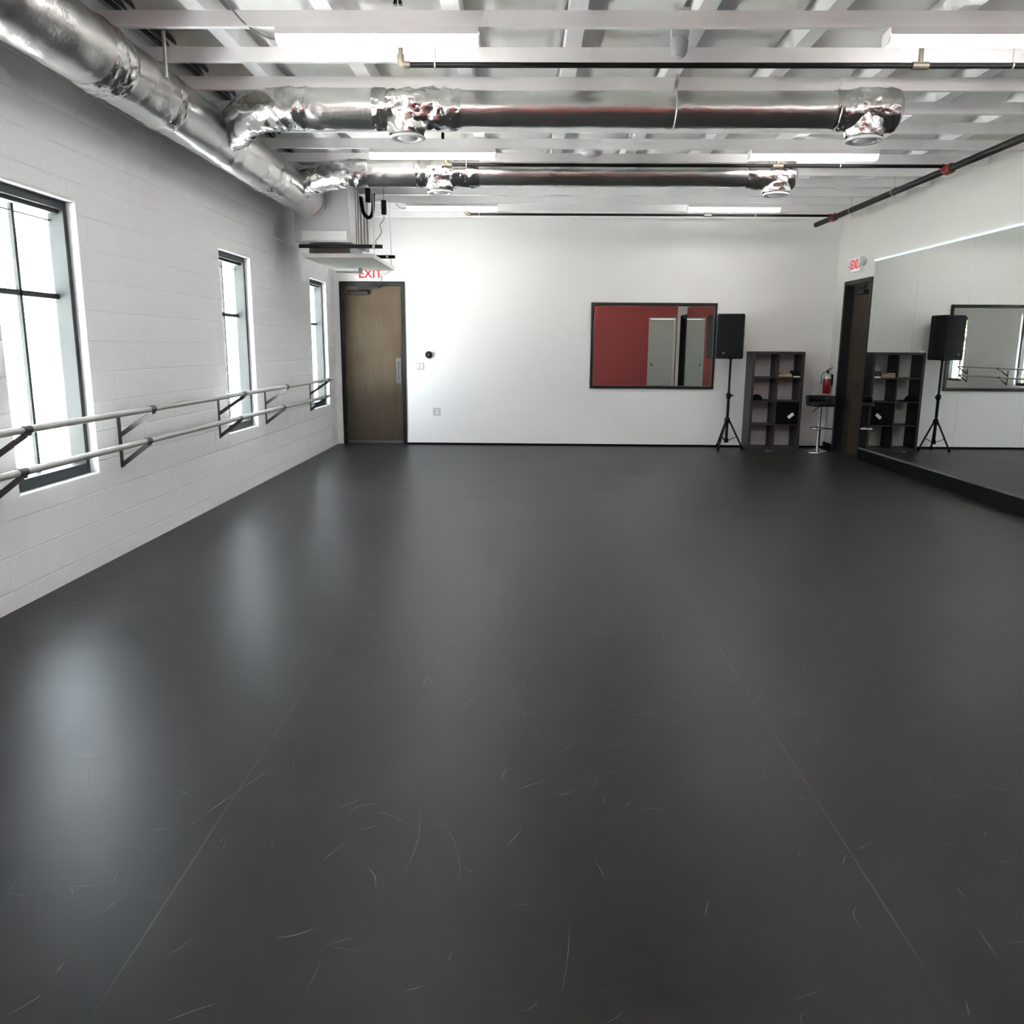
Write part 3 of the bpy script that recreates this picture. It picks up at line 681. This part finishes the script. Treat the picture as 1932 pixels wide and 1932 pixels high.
def sbranch(Y, xl, xt, clips, lab):
    t = thing('sprinkler_branch', (1.5, Y, ZP), lab, 'pipe', 'black sprinkler branch pipes')
    link('pipe', MB().cyl((xl+.04, Y, ZP), (XM-.05, Y, ZP), .0165, 16), M['pipe_black'], t)
    e = link('elbow', MB().tube(densify([(xl+.06, Y, ZP), (xl+.015, Y, ZP+.004), (xl, Y, ZP+.03), (xl, Y, ZP+.06)], .01), .022, 14).cyl((xl, Y, ZP+.06), (xl, Y, 3.40), .014, 12), M['brass'], t)
    link('sprinkler_head', MB().cyl((xl, Y, 3.40), (xl, Y, 3.42), .012, 10).tube([(xl-.012, Y, 3.42), (xl-.022, Y, 3.438), (xl, Y, 3.452), (xl+.022, Y, 3.438), (xl+.012, Y, 3.42)], .004, 8).lathe([(.0, 3.452), (.026, 3.453), (.026, 3.456), (0, 3.458)], (xl, Y, 0), 14), M['brass'], e)
    te = link('tee', MB().cyl((xt-.05, Y, ZP), (xt+.05, Y, ZP), .023, 14).cyl((xt, Y, ZP), (xt, Y, 3.40), .015, 12), M['brass'], t)
    link('sprinkler_head', MB().cyl((xt, Y, 3.40), (xt, Y, 3.42), .012, 10).tube([(xt-.012, Y, 3.42), (xt-.022, Y, 3.438), (xt, Y, 3.452), (xt+.022, Y, 3.438), (xt+.012, Y, 3.42)], .004, 8).lathe([(.0, 3.452), (.026, 3.453), (.026, 3.456), (0, 3.458)], (xt, Y, 0), 14), M['brass'], te)
    for xc in clips:
        link('pipe_clip', MB().tube([(xc, Y+.020*math.cos(a), ZP+.020*math.sin(a)) for a in [2*PI*i/14 for i in range(15)]], .005, 6).cyl((xc, Y, ZP+.02), (xc, Y, 3.45), .004, 8), M['galv'], t)
sbranch(5.735, -.82, 2.48, (-.60, 3.06), 'black sprinkler branch pipe nearest the camera, just behind the nearest lights')
sbranch(8.69, -.81, 2.46, (-.61, 3.07), 'black sprinkler branch pipe of the middle row, in front of the farther branch duct')
sbranch(11.80, -.84, 2.44, (-.66, 3.08), 'black sprinkler branch pipe by the back wall, below the farthest lights')

# ================================================================== small things on the ceiling
for i, xx in enumerate((-2.535, -2.475, -2.415)):
    tag(link('conduit', MB().cyl((xx, 2.0, 3.545), (xx, 9.8, 3.545), .017, 10), M['conduit'], origin=(xx, 6, 3.545)), ('dark conduit above the main duct, nearest the block wall', 'dark conduit above the main duct, middle of three', 'dark conduit above the main duct, farthest from the block wall')[i], 'conduit', 'dark conduits above the main duct')
cs = thing('ceiling_sensor', (0.93, 5.62, 3.30), 'grey cup shaped sensor hanging from the joist between the nearest lights', 'sensor')
link('sensor_body', MB().lathe([(0, -.005), (.030, -.005), (.044, .004), (.054, .03), (.058, .085), (.048, .108), (.0, .11)], (0.93, 5.62, 3.30), 24), M['plastic_grey'], cs)
link('sensor_lens', MB().lathe([(0, -.014), (.018, -.011), (.026, -.004)], (0.93, 5.62, 3.30), 18), M['plastic_pale'], cs)
link('sensor_bracket', B(0.88, 0.985, 5.59, 5.66, 3.405, 3.57), M['plastic_pale'], cs)
dk = thing('ceiling_disc', (0.62, 8.51, 3.335), 'pale grey round disc fixture on the ceiling between the middle lights', 'ceiling disc')
link('disc_body', MB().lathe([(0, -.012), (.075, -.008), (.102, .008), (.105, .026), (.09, .035), (0, .035)], (0.62, 8.51, 3.345), 28), M['plastic_pale'], dk)
link('disc_mount', B(0.58, 0.66, 8.415, 8.56, 3.375, 3.40), M['plastic_pale'], dk)
tag(link('cable_clip', MB().hexa([(-.755, 5.02, 3.375), (-.735, 5.02, 3.375), (-.735, 5.05, 3.375), (-.755, 5.05, 3.375), (-.742, 5.03, 3.45), (-.735, 5.03, 3.45), (-.735, 5.04, 3.45), (-.742, 5.04, 3.45)]).hexa([(-.725, 5.02, 3.375), (-.705, 5.02, 3.375), (-.705, 5.05, 3.375), (-.725, 5.05, 3.375), (-.728, 5.03, 3.45), (-.722, 5.03, 3.45), (-.722, 5.04, 3.45), (-.728, 5.04, 3.45)]).box(-.745, -.72, 5.02, 5.05, 3.43, 3.56), M['plastic_black']), 'small black forked clip at the top edge of the photo above the left light', 'clip')
tag(link('cable_clip', MB().box(-.765, -.745, 7.79, 7.82, 3.33, 3.38).cyl((-.755, 7.805, 3.32), (-.755, 7.805, 3.39), .014, 10), M['plastic_black']), 'small black clip under the joist, right of the near branch duct diffuser', 'clip')
cab = densify([(-1.85, 5.30, 3.60), (-1.70, 5.33, 3.40), (-1.55, 5.42, 3.33), (-1.42, 5.42, 3.36)], .03)
tag(link('light_cable', MB().tube(cab, .005, 8), M['cable']), 'thin grey cable looping down to the left nearest strip light', 'cable')
cab = densify([(-1.74, 11.45, 3.365), (-1.70, 11.48, 3.325), (-1.66, 11.5, 3.31), (-1.59, 11.52, 3.32)], .03)
tag(link('light_cable', MB().tube(cab, .005, 8), M['cable']), 'thin grey cable looping to the left farthest strip light', 'cable')

# ================================================================== exit signs
def text_mesh(body, size, depth):
    cu = bpy.data.curves.new('lettering', 'FONT'); cu.body = body; cu.size = size; cu.extrude = depth; cu.align_x = 'CENTER'; cu.align_y = 'CENTER'; cu.offset = 0.004
    o = bpy.data.objects.new('tmp', cu); COL.objects.link(o)
    dg = bpy.context.evaluated_depsgraph_get(); me = bpy.data.meshes.new_from_object(o.evaluated_get(dg))
    bpy.data.objects.remove(o); return me
def exit_sign(c, wall, lab):
    c = Vector(c)
    t = thing('exit_sign', c, lab, 'exit sign')
    if wall == 'back': u, n = Vector((1, 0, 0)), Vector((0, -1, 0))
    else: u, n = Vector((0, -1, 0)), Vector((-1, 0, 0))
    z = Vector((0, 0, 1))
    link('sign_body', MB().obox(c+n*.022, u*.155, n*.0215, z*.095), M['plastic_white'], t, bevel=.006)
    me = text_mesh('EXIT', .175, .002); R3 = Matrix((u, z, n)).transposed()
    me.transform((Matrix.Translation(n*.0455) @ R3.to_4x4())); me.materials.append(M['exitred'])
    o = bpy.data.objects.new('lettering', me); COL.objects.link(o); o.parent = t
    for s in (-1, 1):
        b = c+u*.215*s+z*.03
        hd = MB().tube([b+n*.005, b+n*.02, b+n*.06, b+n*.085], [.02, .045, .055, .05], 18)
        l = link('lamp_head', hd, M['plastic_white'], t)
        link('lamp_arm', MB().bar(c+u*.15*s+n*.015+z*.03, b+n*.015, .02, .02), M['plastic_white'], t)
        link('lamp_face', MB().tube([b+n*.0845, b+n*.087], .044, 18), M['plastic_pale'], l)
exit_sign((-2.375, D-.001, 2.585), 'back', 'white exit sign with red letters above the brown wooden door')
exit_sign((XR-.001, 12.17, 2.685), 'right', 'white exit sign with red letters above the dark door in the right wall')

# ================================================================== small things on the back wall
th = thing('thermostat', (-1.505, D, 1.39), 'round black thermostat with white ring on the back wall beside the wooden door', 'thermostat')
link('wall_ring', MB().lathe([(.068, 0), (.068, -.006), (.058, -.010), (0, -.010)], (-1.505, D-.0005, 1.39), 32, 'y'), M['plastic_white'], th)
link('dial', MB().lathe([(.056, -.010), (.056, -.028), (.050, -.034), (.018, -.033), (0, -.033)], (-1.505, D-.0005, 1.39), 32, 'y'), M['plastic_black'], th)
link('display', MB().lathe([(.014, -.0331), (.014, -.0345), (0, -.0345)], (-1.505, D-.0005, 1.39), 18, 'y'), M['steel'], th)
def plate(nm, x, z, w, h, lab, cat, kind):
    t = thing(nm, (x, D, z), lab, cat)
    link('cover_plate', B(x-w/2, x+w/2, D-.007, D-.0005, z-h/2, z+h/2), M['plastic_pale' if kind != 'out2' else 'plastic_white'], t, bevel=.002)
    if kind == 'sw':
        for s in (-.026, .026): link('rocker', B(x+s-.014, x+s+.014, D-.011, D-.006, z-.032, z+.032), M['plastic_white'], t)
    else:
        for s in (-.022, .022): link('socket', B(x-.017, x+.017, D-.010, D-.006, z+s-.015, z+s+.015), M['plastic_white'], t)
plate('light_switch', -1.645, 1.215, .118, .118, 'pale double light switch below the round thermostat', 'light switch', 'sw')
plate('wall_outlet', -1.390, .515, .118, .118, 'pale wall outlet low on the back wall under the thermostat', 'outlet', 'out')
plate('wall_outlet', 1.415, .43, .075, .118, 'white wall outlet low on the back wall under the observation window', 'outlet', 'out2')

# ================================================================== loudspeaker on its stand
SX, SY = 3.085, 12.72
st = thing('speaker_stand', (SX, SY, 0), 'black tripod speaker stand between observation window and cube shelf', 'speaker stand')
link('pole', MB().cyl((SX, SY, .10), (SX, SY, .84), .0225, 16).cyl((SX, SY, .84), (SX, SY, 1.375), .0175, 16), M['black_metal'], st)
link('collar', MB().tube([(SX, SY, .77), (SX, SY, .79), (SX, SY, .84), (SX, SY, .855)], [.028, .036, .036, .026], 16), M['plastic_black'], st)
link('knob', MB().cyl((SX+.02, SY-.01, .815), (SX+.06, SY-.03, .815), .014, 10), M['plastic_black'], st)
link('hub', MB().tube([(SX, SY, .40), (SX, SY, .41), (SX, SY, .46), (SX, SY, .48)], [.034, .042, .042, .030], 16), M['plastic_black'], st)
link('lower_collar', MB().cyl((SX, SY, .10), (SX, SY, .16), .032, 16), M['plastic_black'], st)
for ang in (-10, 110, 230):
    a = math.radians(ang); c, s = math.cos(a), math.sin(a); r = .245
    lg = link('leg', MB().tube([(SX+.03*c, SY+.03*s, .44), (SX+r*c, SY+r*s, .02)], .0135, 12), M['black_metal'], st)
    link('brace', MB().bar((SX+.03*c, SY+.03*s, .13), (SX+.155*c, SY+.155*s, .195), .016, .008), M['black_metal'], lg)
    link('rubber_foot', MB().tube([(SX+(r-.016)*c, SY+(r-.016)*s, .052), (SX+r*c, SY+r*s, .018), (SX+(r+.004)*c, SY+(r+.004)*s, 0.002)], [.018, .019, .017], 12), M['rubber'], lg)
sp = thing('loudspeaker', (SX, SY, 1.365), 'black loudspeaker on the tripod stand at the right end of the observation window', 'loudspeaker')
th_ = math.radians(20); n_ = Vector((-math.sin(th_), -math.cos(th_), 0)); u_ = Vector((math.cos(th_), -math.sin(th_), 0))
def SPK(v): return Vector((SX-.015, SY, 1.365))+u_*v[0]+n_*v[1]+Vector((0, 0, v[2]))
hs = .655; w2, dp2 = .196, .172
outline = [(-w2, dp2-.02), (-w2+.02, dp2), (w2-.02, dp2), (w2, dp2-.02), (w2-.006, -.03), (w2-.055, -dp2), (-w2+.055, -dp2), (-w2+.006, -.03)]
mb = MB(); lo = [SPK((x*.97, y*.97, 0)) for x, y in outline]; m1 = [SPK((x, y, .03)) for x, y in outline]; m2 = [SPK((x, y, hs-.025)) for x, y in outline]; hi = [SPK((x*.97, y*.97, hs)) for x, y in outline]
n8 = len(outline); vs = lo+m1+m2+hi; fs = [tuple(range(n8-1, -1, -1)), tuple(range(3*n8, 4*n8))]
for k in range(3):
    for i in range(n8): fs.append((k*n8+i, k*n8+(i+1) % n8, (k+1)*n8+(i+1) % n8, (k+1)*n8+i))
mb.add(vs, fs); link('cabinet', mb, M['plastic_black'], sp, bevel=.006)
g = MB(); ga = [(-w2+.018, dp2+.001), (w2-.018, dp2+.001)]
prof = []
for i in range(9):
    t = i/8; prof.append((-w2+.018+(2*w2-.036)*t, dp2+.002+.014*math.sin(PI*t)))
vs = [SPK((x, y, .045)) for x, y in prof]+[SPK((x, y, hs-.03)) for x, y in prof]+[SPK((x, dp2-.004, .045)) for x, y in prof]+[SPK((x, dp2-.004, hs-.03)) for x, y in prof]
fs = [(i, i+1, 9+i+1, 9+i) for i in range(8)]+[(18+i, 27+i, 27+i+1, 18+i+1) for i in range(8)]+[(i, 18+i, 18+i+1, i+1) for i in range(8)]+[(9+i, 9+i+1, 27+i+1, 27+i) for i in range(8)]+[(0, 9, 27, 18), (8, 26, 35, 17)]
g.add(vs, fs); link('grille', g, M['grille'], sp)
link('badge', MB().obox(SPK((-.075, dp2+.017, .085)), u_*.016, n_*.004, Vector((0, 0, .018))), M['steel'], sp)
link('pole_socket', MB().cyl(SPK((.014, 0, -.012)), SPK((.014, 0, .01)), .03, 16), M['plastic_black'], sp)
link('side_handle', MB().obox(SPK((w2-.012, -.02, hs*.55)), u_*.006, n_*.045, Vector((0, 0, .035))), M['plastic_black'], sp, bevel=.004)

# ================================================================== cube shelf
hx0, hx1, hy0, hy1, hz1 = 3.388, 4.162, 12.60, 12.985, 1.475
sh = thing('cube_shelf', ((hx0+hx1)/2, 12.79, 0), 'tall black open cube shelf unit between speaker stand and bar stool', 'shelf unit')
P_ = .038
link('side_panel', B(hx0, hx0+P_, hy0, hy1, 0, hz1), M['shelf'], sh, bevel=.0015); link('side_panel', B(hx1-P_, hx1, hy0, hy1, 0, hz1), M['shelf'], sh, bevel=.0015)
link('top_panel', B(hx0+P_, hx1-P_, hy0, hy1, hz1-P_, hz1), M['shelf'], sh); link('bottom_panel', B(hx0+P_, hx1-P_, hy0, hy1, 0, P_), M['shelf'], sh)
xc = (hx0+hx1)/2
link('divider', B(xc-.009, xc+.009, hy0+.003, hy1-.003, P_, hz1-P_), M['shelf'], sh)
cell = (hz1-2*P_-3*.016)/4; shz = [P_+cell*(i+1)+.016*i for i in range(3)]
for z in shz:
    link('shelf_board', B(hx0+P_, xc-.009, hy0+.004, hy1-.003, z, z+.016), M['shelf'], sh); link('shelf_board', B(xc+.009, hx1-P_, hy0+.004, hy1-.003, z, z+.016), M['shelf'], sh)
bx0, bx1, bz0 = xc+.016, hx1-P_-.006, shz[0]+.016
bn = thing('storage_bin', ((bx0+bx1)/2, 12.78, bz0), 'black fabric storage bin with a white tag in the third row of the cube shelf', 'storage bin')
bm_ = MB().box(bx0, bx1, hy0+.006, hy0+.014, bz0+.001, bz0+cell-.012).box(bx0, bx1, hy1-.03, hy1-.022, bz0+.001, bz0+cell-.012).box(bx0, bx0+.006, hy0+.014, hy1-.03, bz0+.001, bz0+cell-.012).box(bx1-.006, bx1, hy0+.014, hy1-.03, bz0+.001, bz0+cell-.012).box(bx0+.006, bx1-.006, hy0+.014, hy1-.03, bz0+.001, bz0+.01)
link('bin_body', bm_, M['fabric'], bn)
ct = Vector(((bx0+bx1)/2+.055, hy0+.002, bz0+.135)); aa = math.radians(40)
link('tag', MB().obox(ct, Vector((math.cos(aa), 0, math.sin(aa)))*.048, Vector((0, .003, 0)), Vector((-math.sin(aa), 0, math.cos(aa)))*.023), M['paper'], bn)
z1r = shz[2]+.016
pz = thing('woven_pouch', (xc+.11, 12.74, z1r), 'tan and dark patterned flat pouch on the upper right shelf of the cube unit', 'pouch')
link('pouch_body', MB().box(xc+.014, xc+.225, hy0+.03, hy0+.25, z1r+.001, z1r+.05), M['tan'], pz, bevel=.016)
link('pouch_flap', MB().box(xc+.03, xc+.15, hy0+.02, hy0+.16, z1r+.05, z1r+.07), M['tan'], pz, bevel=.008)
tag(link('paper_stack', B(xc+.245, hx1-P_-.01, hy0+.02, hy0+.24, z1r+.001, z1r+.018), M['paper']), 'white papers under the black box on the upper right shelf', 'papers')
tag(link('small_box', MB().box(xc+.235, hx1-P_-.008, hy0+.03, hy0+.20, z1r+.019, z1r+.095), M['plastic_black'], bevel=.006), 'small black box on white papers at the right of the upper right shelf', 'box')
z2r = shz[1]+.016
cp = thing('cap', (hx0+.14, 12.72, z2r), 'black cap lying on the second shelf at the left of the cube unit', 'cap')
cc = Vector((hx0+P_+.085, hy0+.12, z2r+.001)); prof = [(.080, 0), (.082, .02), (.074, .05), (.05, .078), (.02, .09), (0, .092)]
link('crown', MB().lathe(prof, cc, 24), M['fabric'], cp)
brim = [(.05+.125*math.sin(PI*i/12), -.075*math.cos(PI*i/12)) for i in range(13)]
link('brim', MB().prism([(x, y) for x, y in brim], 0, .006, lambda v: cc+Vector((v[0], v[1], v[2]+.012-.05*max(0, v[0]-.1)))), M['fabric'], cp)
tag(link('paper_box', MB().box(hx0+.012, hx0+.105, hy0+.01, hy0+.075, hz1+.0005, hz1+.022), M['paper'], bevel=.003), 'small white box on the top left front corner of the cube shelf', 'box')
tag(link('cable_plug', MB().box(3.62, 3.68, 12.43, 12.46, .001, .02).tube(densify([(3.68, 12.445, .008), (3.75, 12.46, .007), (3.80, 12.55, .007)], .02), .005, 8), M['cable'], bevel=.002), 'small grey plug lying on the floor in front of the cube shelf', 'plug')

# ================================================================== bar stool
QX, QY = 4.385, 12.42
bs = thing('bar_stool', (QX, QY, 0), 'bar stool with black low-back seat and chrome pedestal between cube shelf and dark door', 'bar stool')
link('base', MB().lathe([(.185, 0), (.187, .006), (.17, .016), (.10, .030), (.045, .045), (.034, .06), (0, .062)], (QX, QY, 0), 36), M['chrome'], bs)
link('column', MB().cyl((QX, QY, .055), (QX, QY, .40), .0265, 20).cyl((QX, QY, .40), (QX, QY, .69), .018, 18), M['chrome'], bs)
ft = [(QX-.02, QY-.02, .375), (QX-.14, QY-.05, .372), (QX-.165, QY-.12, .372), (QX-.13, QY-.19, .37), (QX, QY-.215, .37), (QX+.13, QY-.19, .37), (QX+.165, QY-.12, .372), (QX+.14, QY-.05, .372), (QX+.02, QY-.02, .375)]
link('footrest', MB().tube(densify(ft, .02), .0105, 10), M['chrome'], bs)
link('height_lever', MB().tube([(QX-.02, QY-.01, .675), (QX-.07, QY-.03, .655), (QX-.125, QY-.045, .60)], .006, 8), M['black_metal'], bs)
# seat: pad with a low wrap-around back, opening to the front left
seat = MB(); m = 32
def sq(a, rx, ry): 
    c, s = math.cos(a), math.sin(a); k = (abs(c)**4+abs(s)**4)**(-.25); return rx*c*k, ry*s*k
rings = [(.15, .15, .685), (.185, .18, .69), (.192, .186, .71), (.188, .182, .735), (.16, .155, .742), (0.001, .001, .742)]
vs = []; fs = []
for rx, ry, z in rings:
    for j in range(m):
        x, y = sq(2*PI*j/m, rx, ry); vs.append((QX+x, QY+y, z))
for i in range(len(rings)-1):
    for j in range(m): fs.append((i*m+j, i*m+(j+1) % m, (i+1)*m+(j+1) % m, (i+1)*m+j))
seat.add(vs, fs, True); seat.add(vs[:m], [tuple(range(m-1, -1, -1))])
link('seat', seat, M['vinyl'], bs)
bk = MB(); vs = []; fs = []; nb = 18
for i in range(nb+1):
    a = math.radians(-20+205*i/nb); t = i/nb
    hgt = .705+.125*min(1, 3.2*math.sin(PI*t)**.8) if 0 < i < nb else .735
    for (k, z) in ((1.0, .70), (1.07, hgt), (.98, hgt+.008), (.90, hgt), (.88, .70)):
        x, y = sq(a, .190*k, .184*k); vs.append((QX+x, QY+y, z))
for i in range(nb):
    for j in range(5): fs.append((i*5+j, i*5+(j+1) % 5, (i+1)*5+(j+1) % 5, (i+1)*5+j))
fs += [(4, 3, 2, 1, 0), tuple(nb*5+j for j in range(5))]
bk.add(vs, fs, True); link('backrest', bk, M['vinyl'], bs)

# ================================================================== fire extinguisher
FX, FY = XR-.085, 12.815
fe = thing('fire_extinguisher', (FX, FY, .85), 'red fire extinguisher hung on the right wall between the corner and the dark door', 'fire extinguisher')
link('cylinder', MB().lathe([(.052, .85), (.058, .856), (.058, 1.06), (.056, 1.075)], (FX, FY, 0), 24), M['redmetal'], fe)
link('shoulder', MB().lathe([(.056, 1.075), (.05, 1.105), (.032, 1.130), (.020, 1.140), (.018, 1.155), (0, 1.155)], (FX, FY, 0), 24), M['galv'], fe)
link('valve', MB().cyl((FX, FY, 1.15), (FX, FY, 1.185), .017, 12).box(FX-.012, FX+.012, FY-.02, FY+.02, 1.18, 1.20), M['black_metal'], fe)
link('handle', MB().bar((FX-.02, FY, 1.185), (FX+.03, FY-.045, 1.21), .018, .007).bar((FX-.02, FY, 1.20), (FX+.045, FY-.07, 1.243), .018, .008), M['plastic_black'], fe)
link('hose', MB().tube(densify([(FX-.015, FY+.01, 1.178), (FX-.055, FY+.02, 1.17), (FX-.078, FY+.02, 1.12), (FX-.080, FY+.02, 1.05)], .012), .009, 10).tube([(FX-.080, FY+.02, 1.05), (FX-.080, FY+.02, .99)], [.010, .014], 10), M['plastic_grey'], fe)
link('wall_hook', MB().box(FX+.058, XR-.0005, FY-.02, FY+.02, .98, 1.14).bar((FX+.015, FY, 1.165), (FX+.075, FY, 1.13), .02, .006), M['black_metal'], fe)

# ================================================================== outside the windows
tag(link('ground', B(-40, XL-.2, -25, 40, -.35, -.15), M['concrete']), 'pale paved ground outside the windows', 'ground', kind='structure')
nb = thing('neighbour_building', (-9, 17, -.15), 'pale building with a teal roof edge outside the nearest window', 'building')
link('wall', B(-22, -8.4, 13.5, 26, -.15, 3.15), M['stucco'], nb); link('roof_edge', B(-22.2, -8.2, 13.3, 26.2, 3.15, 3.32), M['fascia'], nb); link('roof_edge_top', B(-22, -8.4, 13.5, 26, 3.32, 3.8), M['stucco'], nb)
def tree(x, y, h, r, lab, seed):
    rnd = random.Random(seed)
    t = thing('tree', (x, y, -.15), lab, 'tree', 'leafy trees outside the windows')
    link('trunk', MB().tube([(x, y, -.15), (x+.05, y, h*.35), (x-.03, y+.05, h*.7)], [.13, .10, .05], 10), M['bark'], t)
    mb = MB()
    for i in range(1900):
        th2 = rnd.uniform(0, 2*PI); ph = math.acos(rnd.uniform(-1, 1)); q = rnd.uniform(.55, 1)**.5
        lob = 1+.28*noise.noise(Vector((math.cos(th2)*2, math.sin(th2)*2, ph*2+seed)))
        c = Vector((x+r*lob*q*math.sin(ph)*math.cos(th2), y+r*lob*q*math.sin(ph)*math.sin(th2), h*.52+h*.46*q*math.cos(ph)*lob))
        if c.z < .0: continue
        a = Vector((rnd.gauss(0, 1), rnd.gauss(0, 1), rnd.gauss(0, 1))).normalized(); b = a.orthogonal().normalized(); s = rnd.uniform(.09, .17)
        mb.add([c-a*s, c+b*s*.5, c+a*s, c-b*s*.5], [(0, 1, 2, 3)])
    link('foliage', mb, M['leaf'], t)
tree(-7.2, -2.0, 4.4, 1.9, 'leafy green tree seen through the nearest window in the mirror', 3)
tree(-12.2, -3.2, 5.6, 2.2, 'taller leafy green tree behind the one seen in the mirror', 5)
tree(-8.8, -7.0, 4.2, 2.0, 'small leafy green tree outside, behind the camera', 8)

# ================================================================== light
W = bpy.data.worlds.new('sky'); SC.world = W; W.use_nodes = True
nt = W.node_tree; nt.nodes.clear()
wo = nt.nodes.new('ShaderNodeOutputWorld'); bg = nt.nodes.new('ShaderNodeBackground')
bg.inputs[0].default_value = (0.84, 0.92, 1.0, 1); bg.inputs[1].default_value = 7.5
nt.links.new(bg.outputs[0], wo.inputs[0])
sn = bpy.data.lights.new('sun', 'SUN'); sn.energy = 105.0; sn.angle = .02; sn.color = (1, .97, .9)
so = bpy.data.objects.new('sun', sn); COL.objects.link(so); so.rotation_euler = Vector((-0.30, 0.25, -0.95)).to_track_quat('-Z', 'Y').to_euler()
for i, (a, b) in enumerate(WIN):
    ld = bpy.data.lights.new('window_portal', 'AREA'); ld.shape = 'RECTANGLE'; ld.size = 1.78; ld.size_y = .90; ld.cycles.is_portal = True
    lo_ = bpy.data.objects.new('window_portal', ld); COL.objects.link(lo_); lo_.location = (XL-.19, (a+b)/2, (WZ0+WZ1)/2); lo_.rotation_euler = (0, -PI/2, 0)

# ================================================================== camera
cam = bpy.data.cameras.new('camera'); co = bpy.data.objects.new('camera', cam); COL.objects.link(co)
cam.sensor_width = 36.0; cam.sensor_fit = 'HORIZONTAL'; cam.lens = 1558.95/1932*36.0; cam.clip_start = .02; cam.clip_end = 200
rt = Vector((0.99983728, 0.01678569, 0.00660678)); up = Vector((-0.0097691, 0.19594881, 0.98056546)); fw = Vector((-0.01516488, 0.98047045, -0.19608091))
m3 = Matrix((rt, up, -fw)).transposed()
co.matrix_world = Matrix.Translation((0, 0, H)) @ m3.to_4x4()
SC.camera = co
vs_ = SC.view_settings; SC.display_settings.display_device = 'sRGB'
vs_.view_transform = 'Standard'; vs_.look = 'None'; vs_.gamma = 1.0; vs_.exposure = 1.70; vs_.use_curve_mapping = False
cy = SC.cycles
cy.use_denoising = True; cy.max_bounces = 14; cy.diffuse_bounces = 8; cy.glossy_bounces = 8; cy.transparent_max_bounces = 12; cy.caustics_reflective = True; cy.sample_clamp_indirect = 12.0; cy.blur_glossy = 0.3
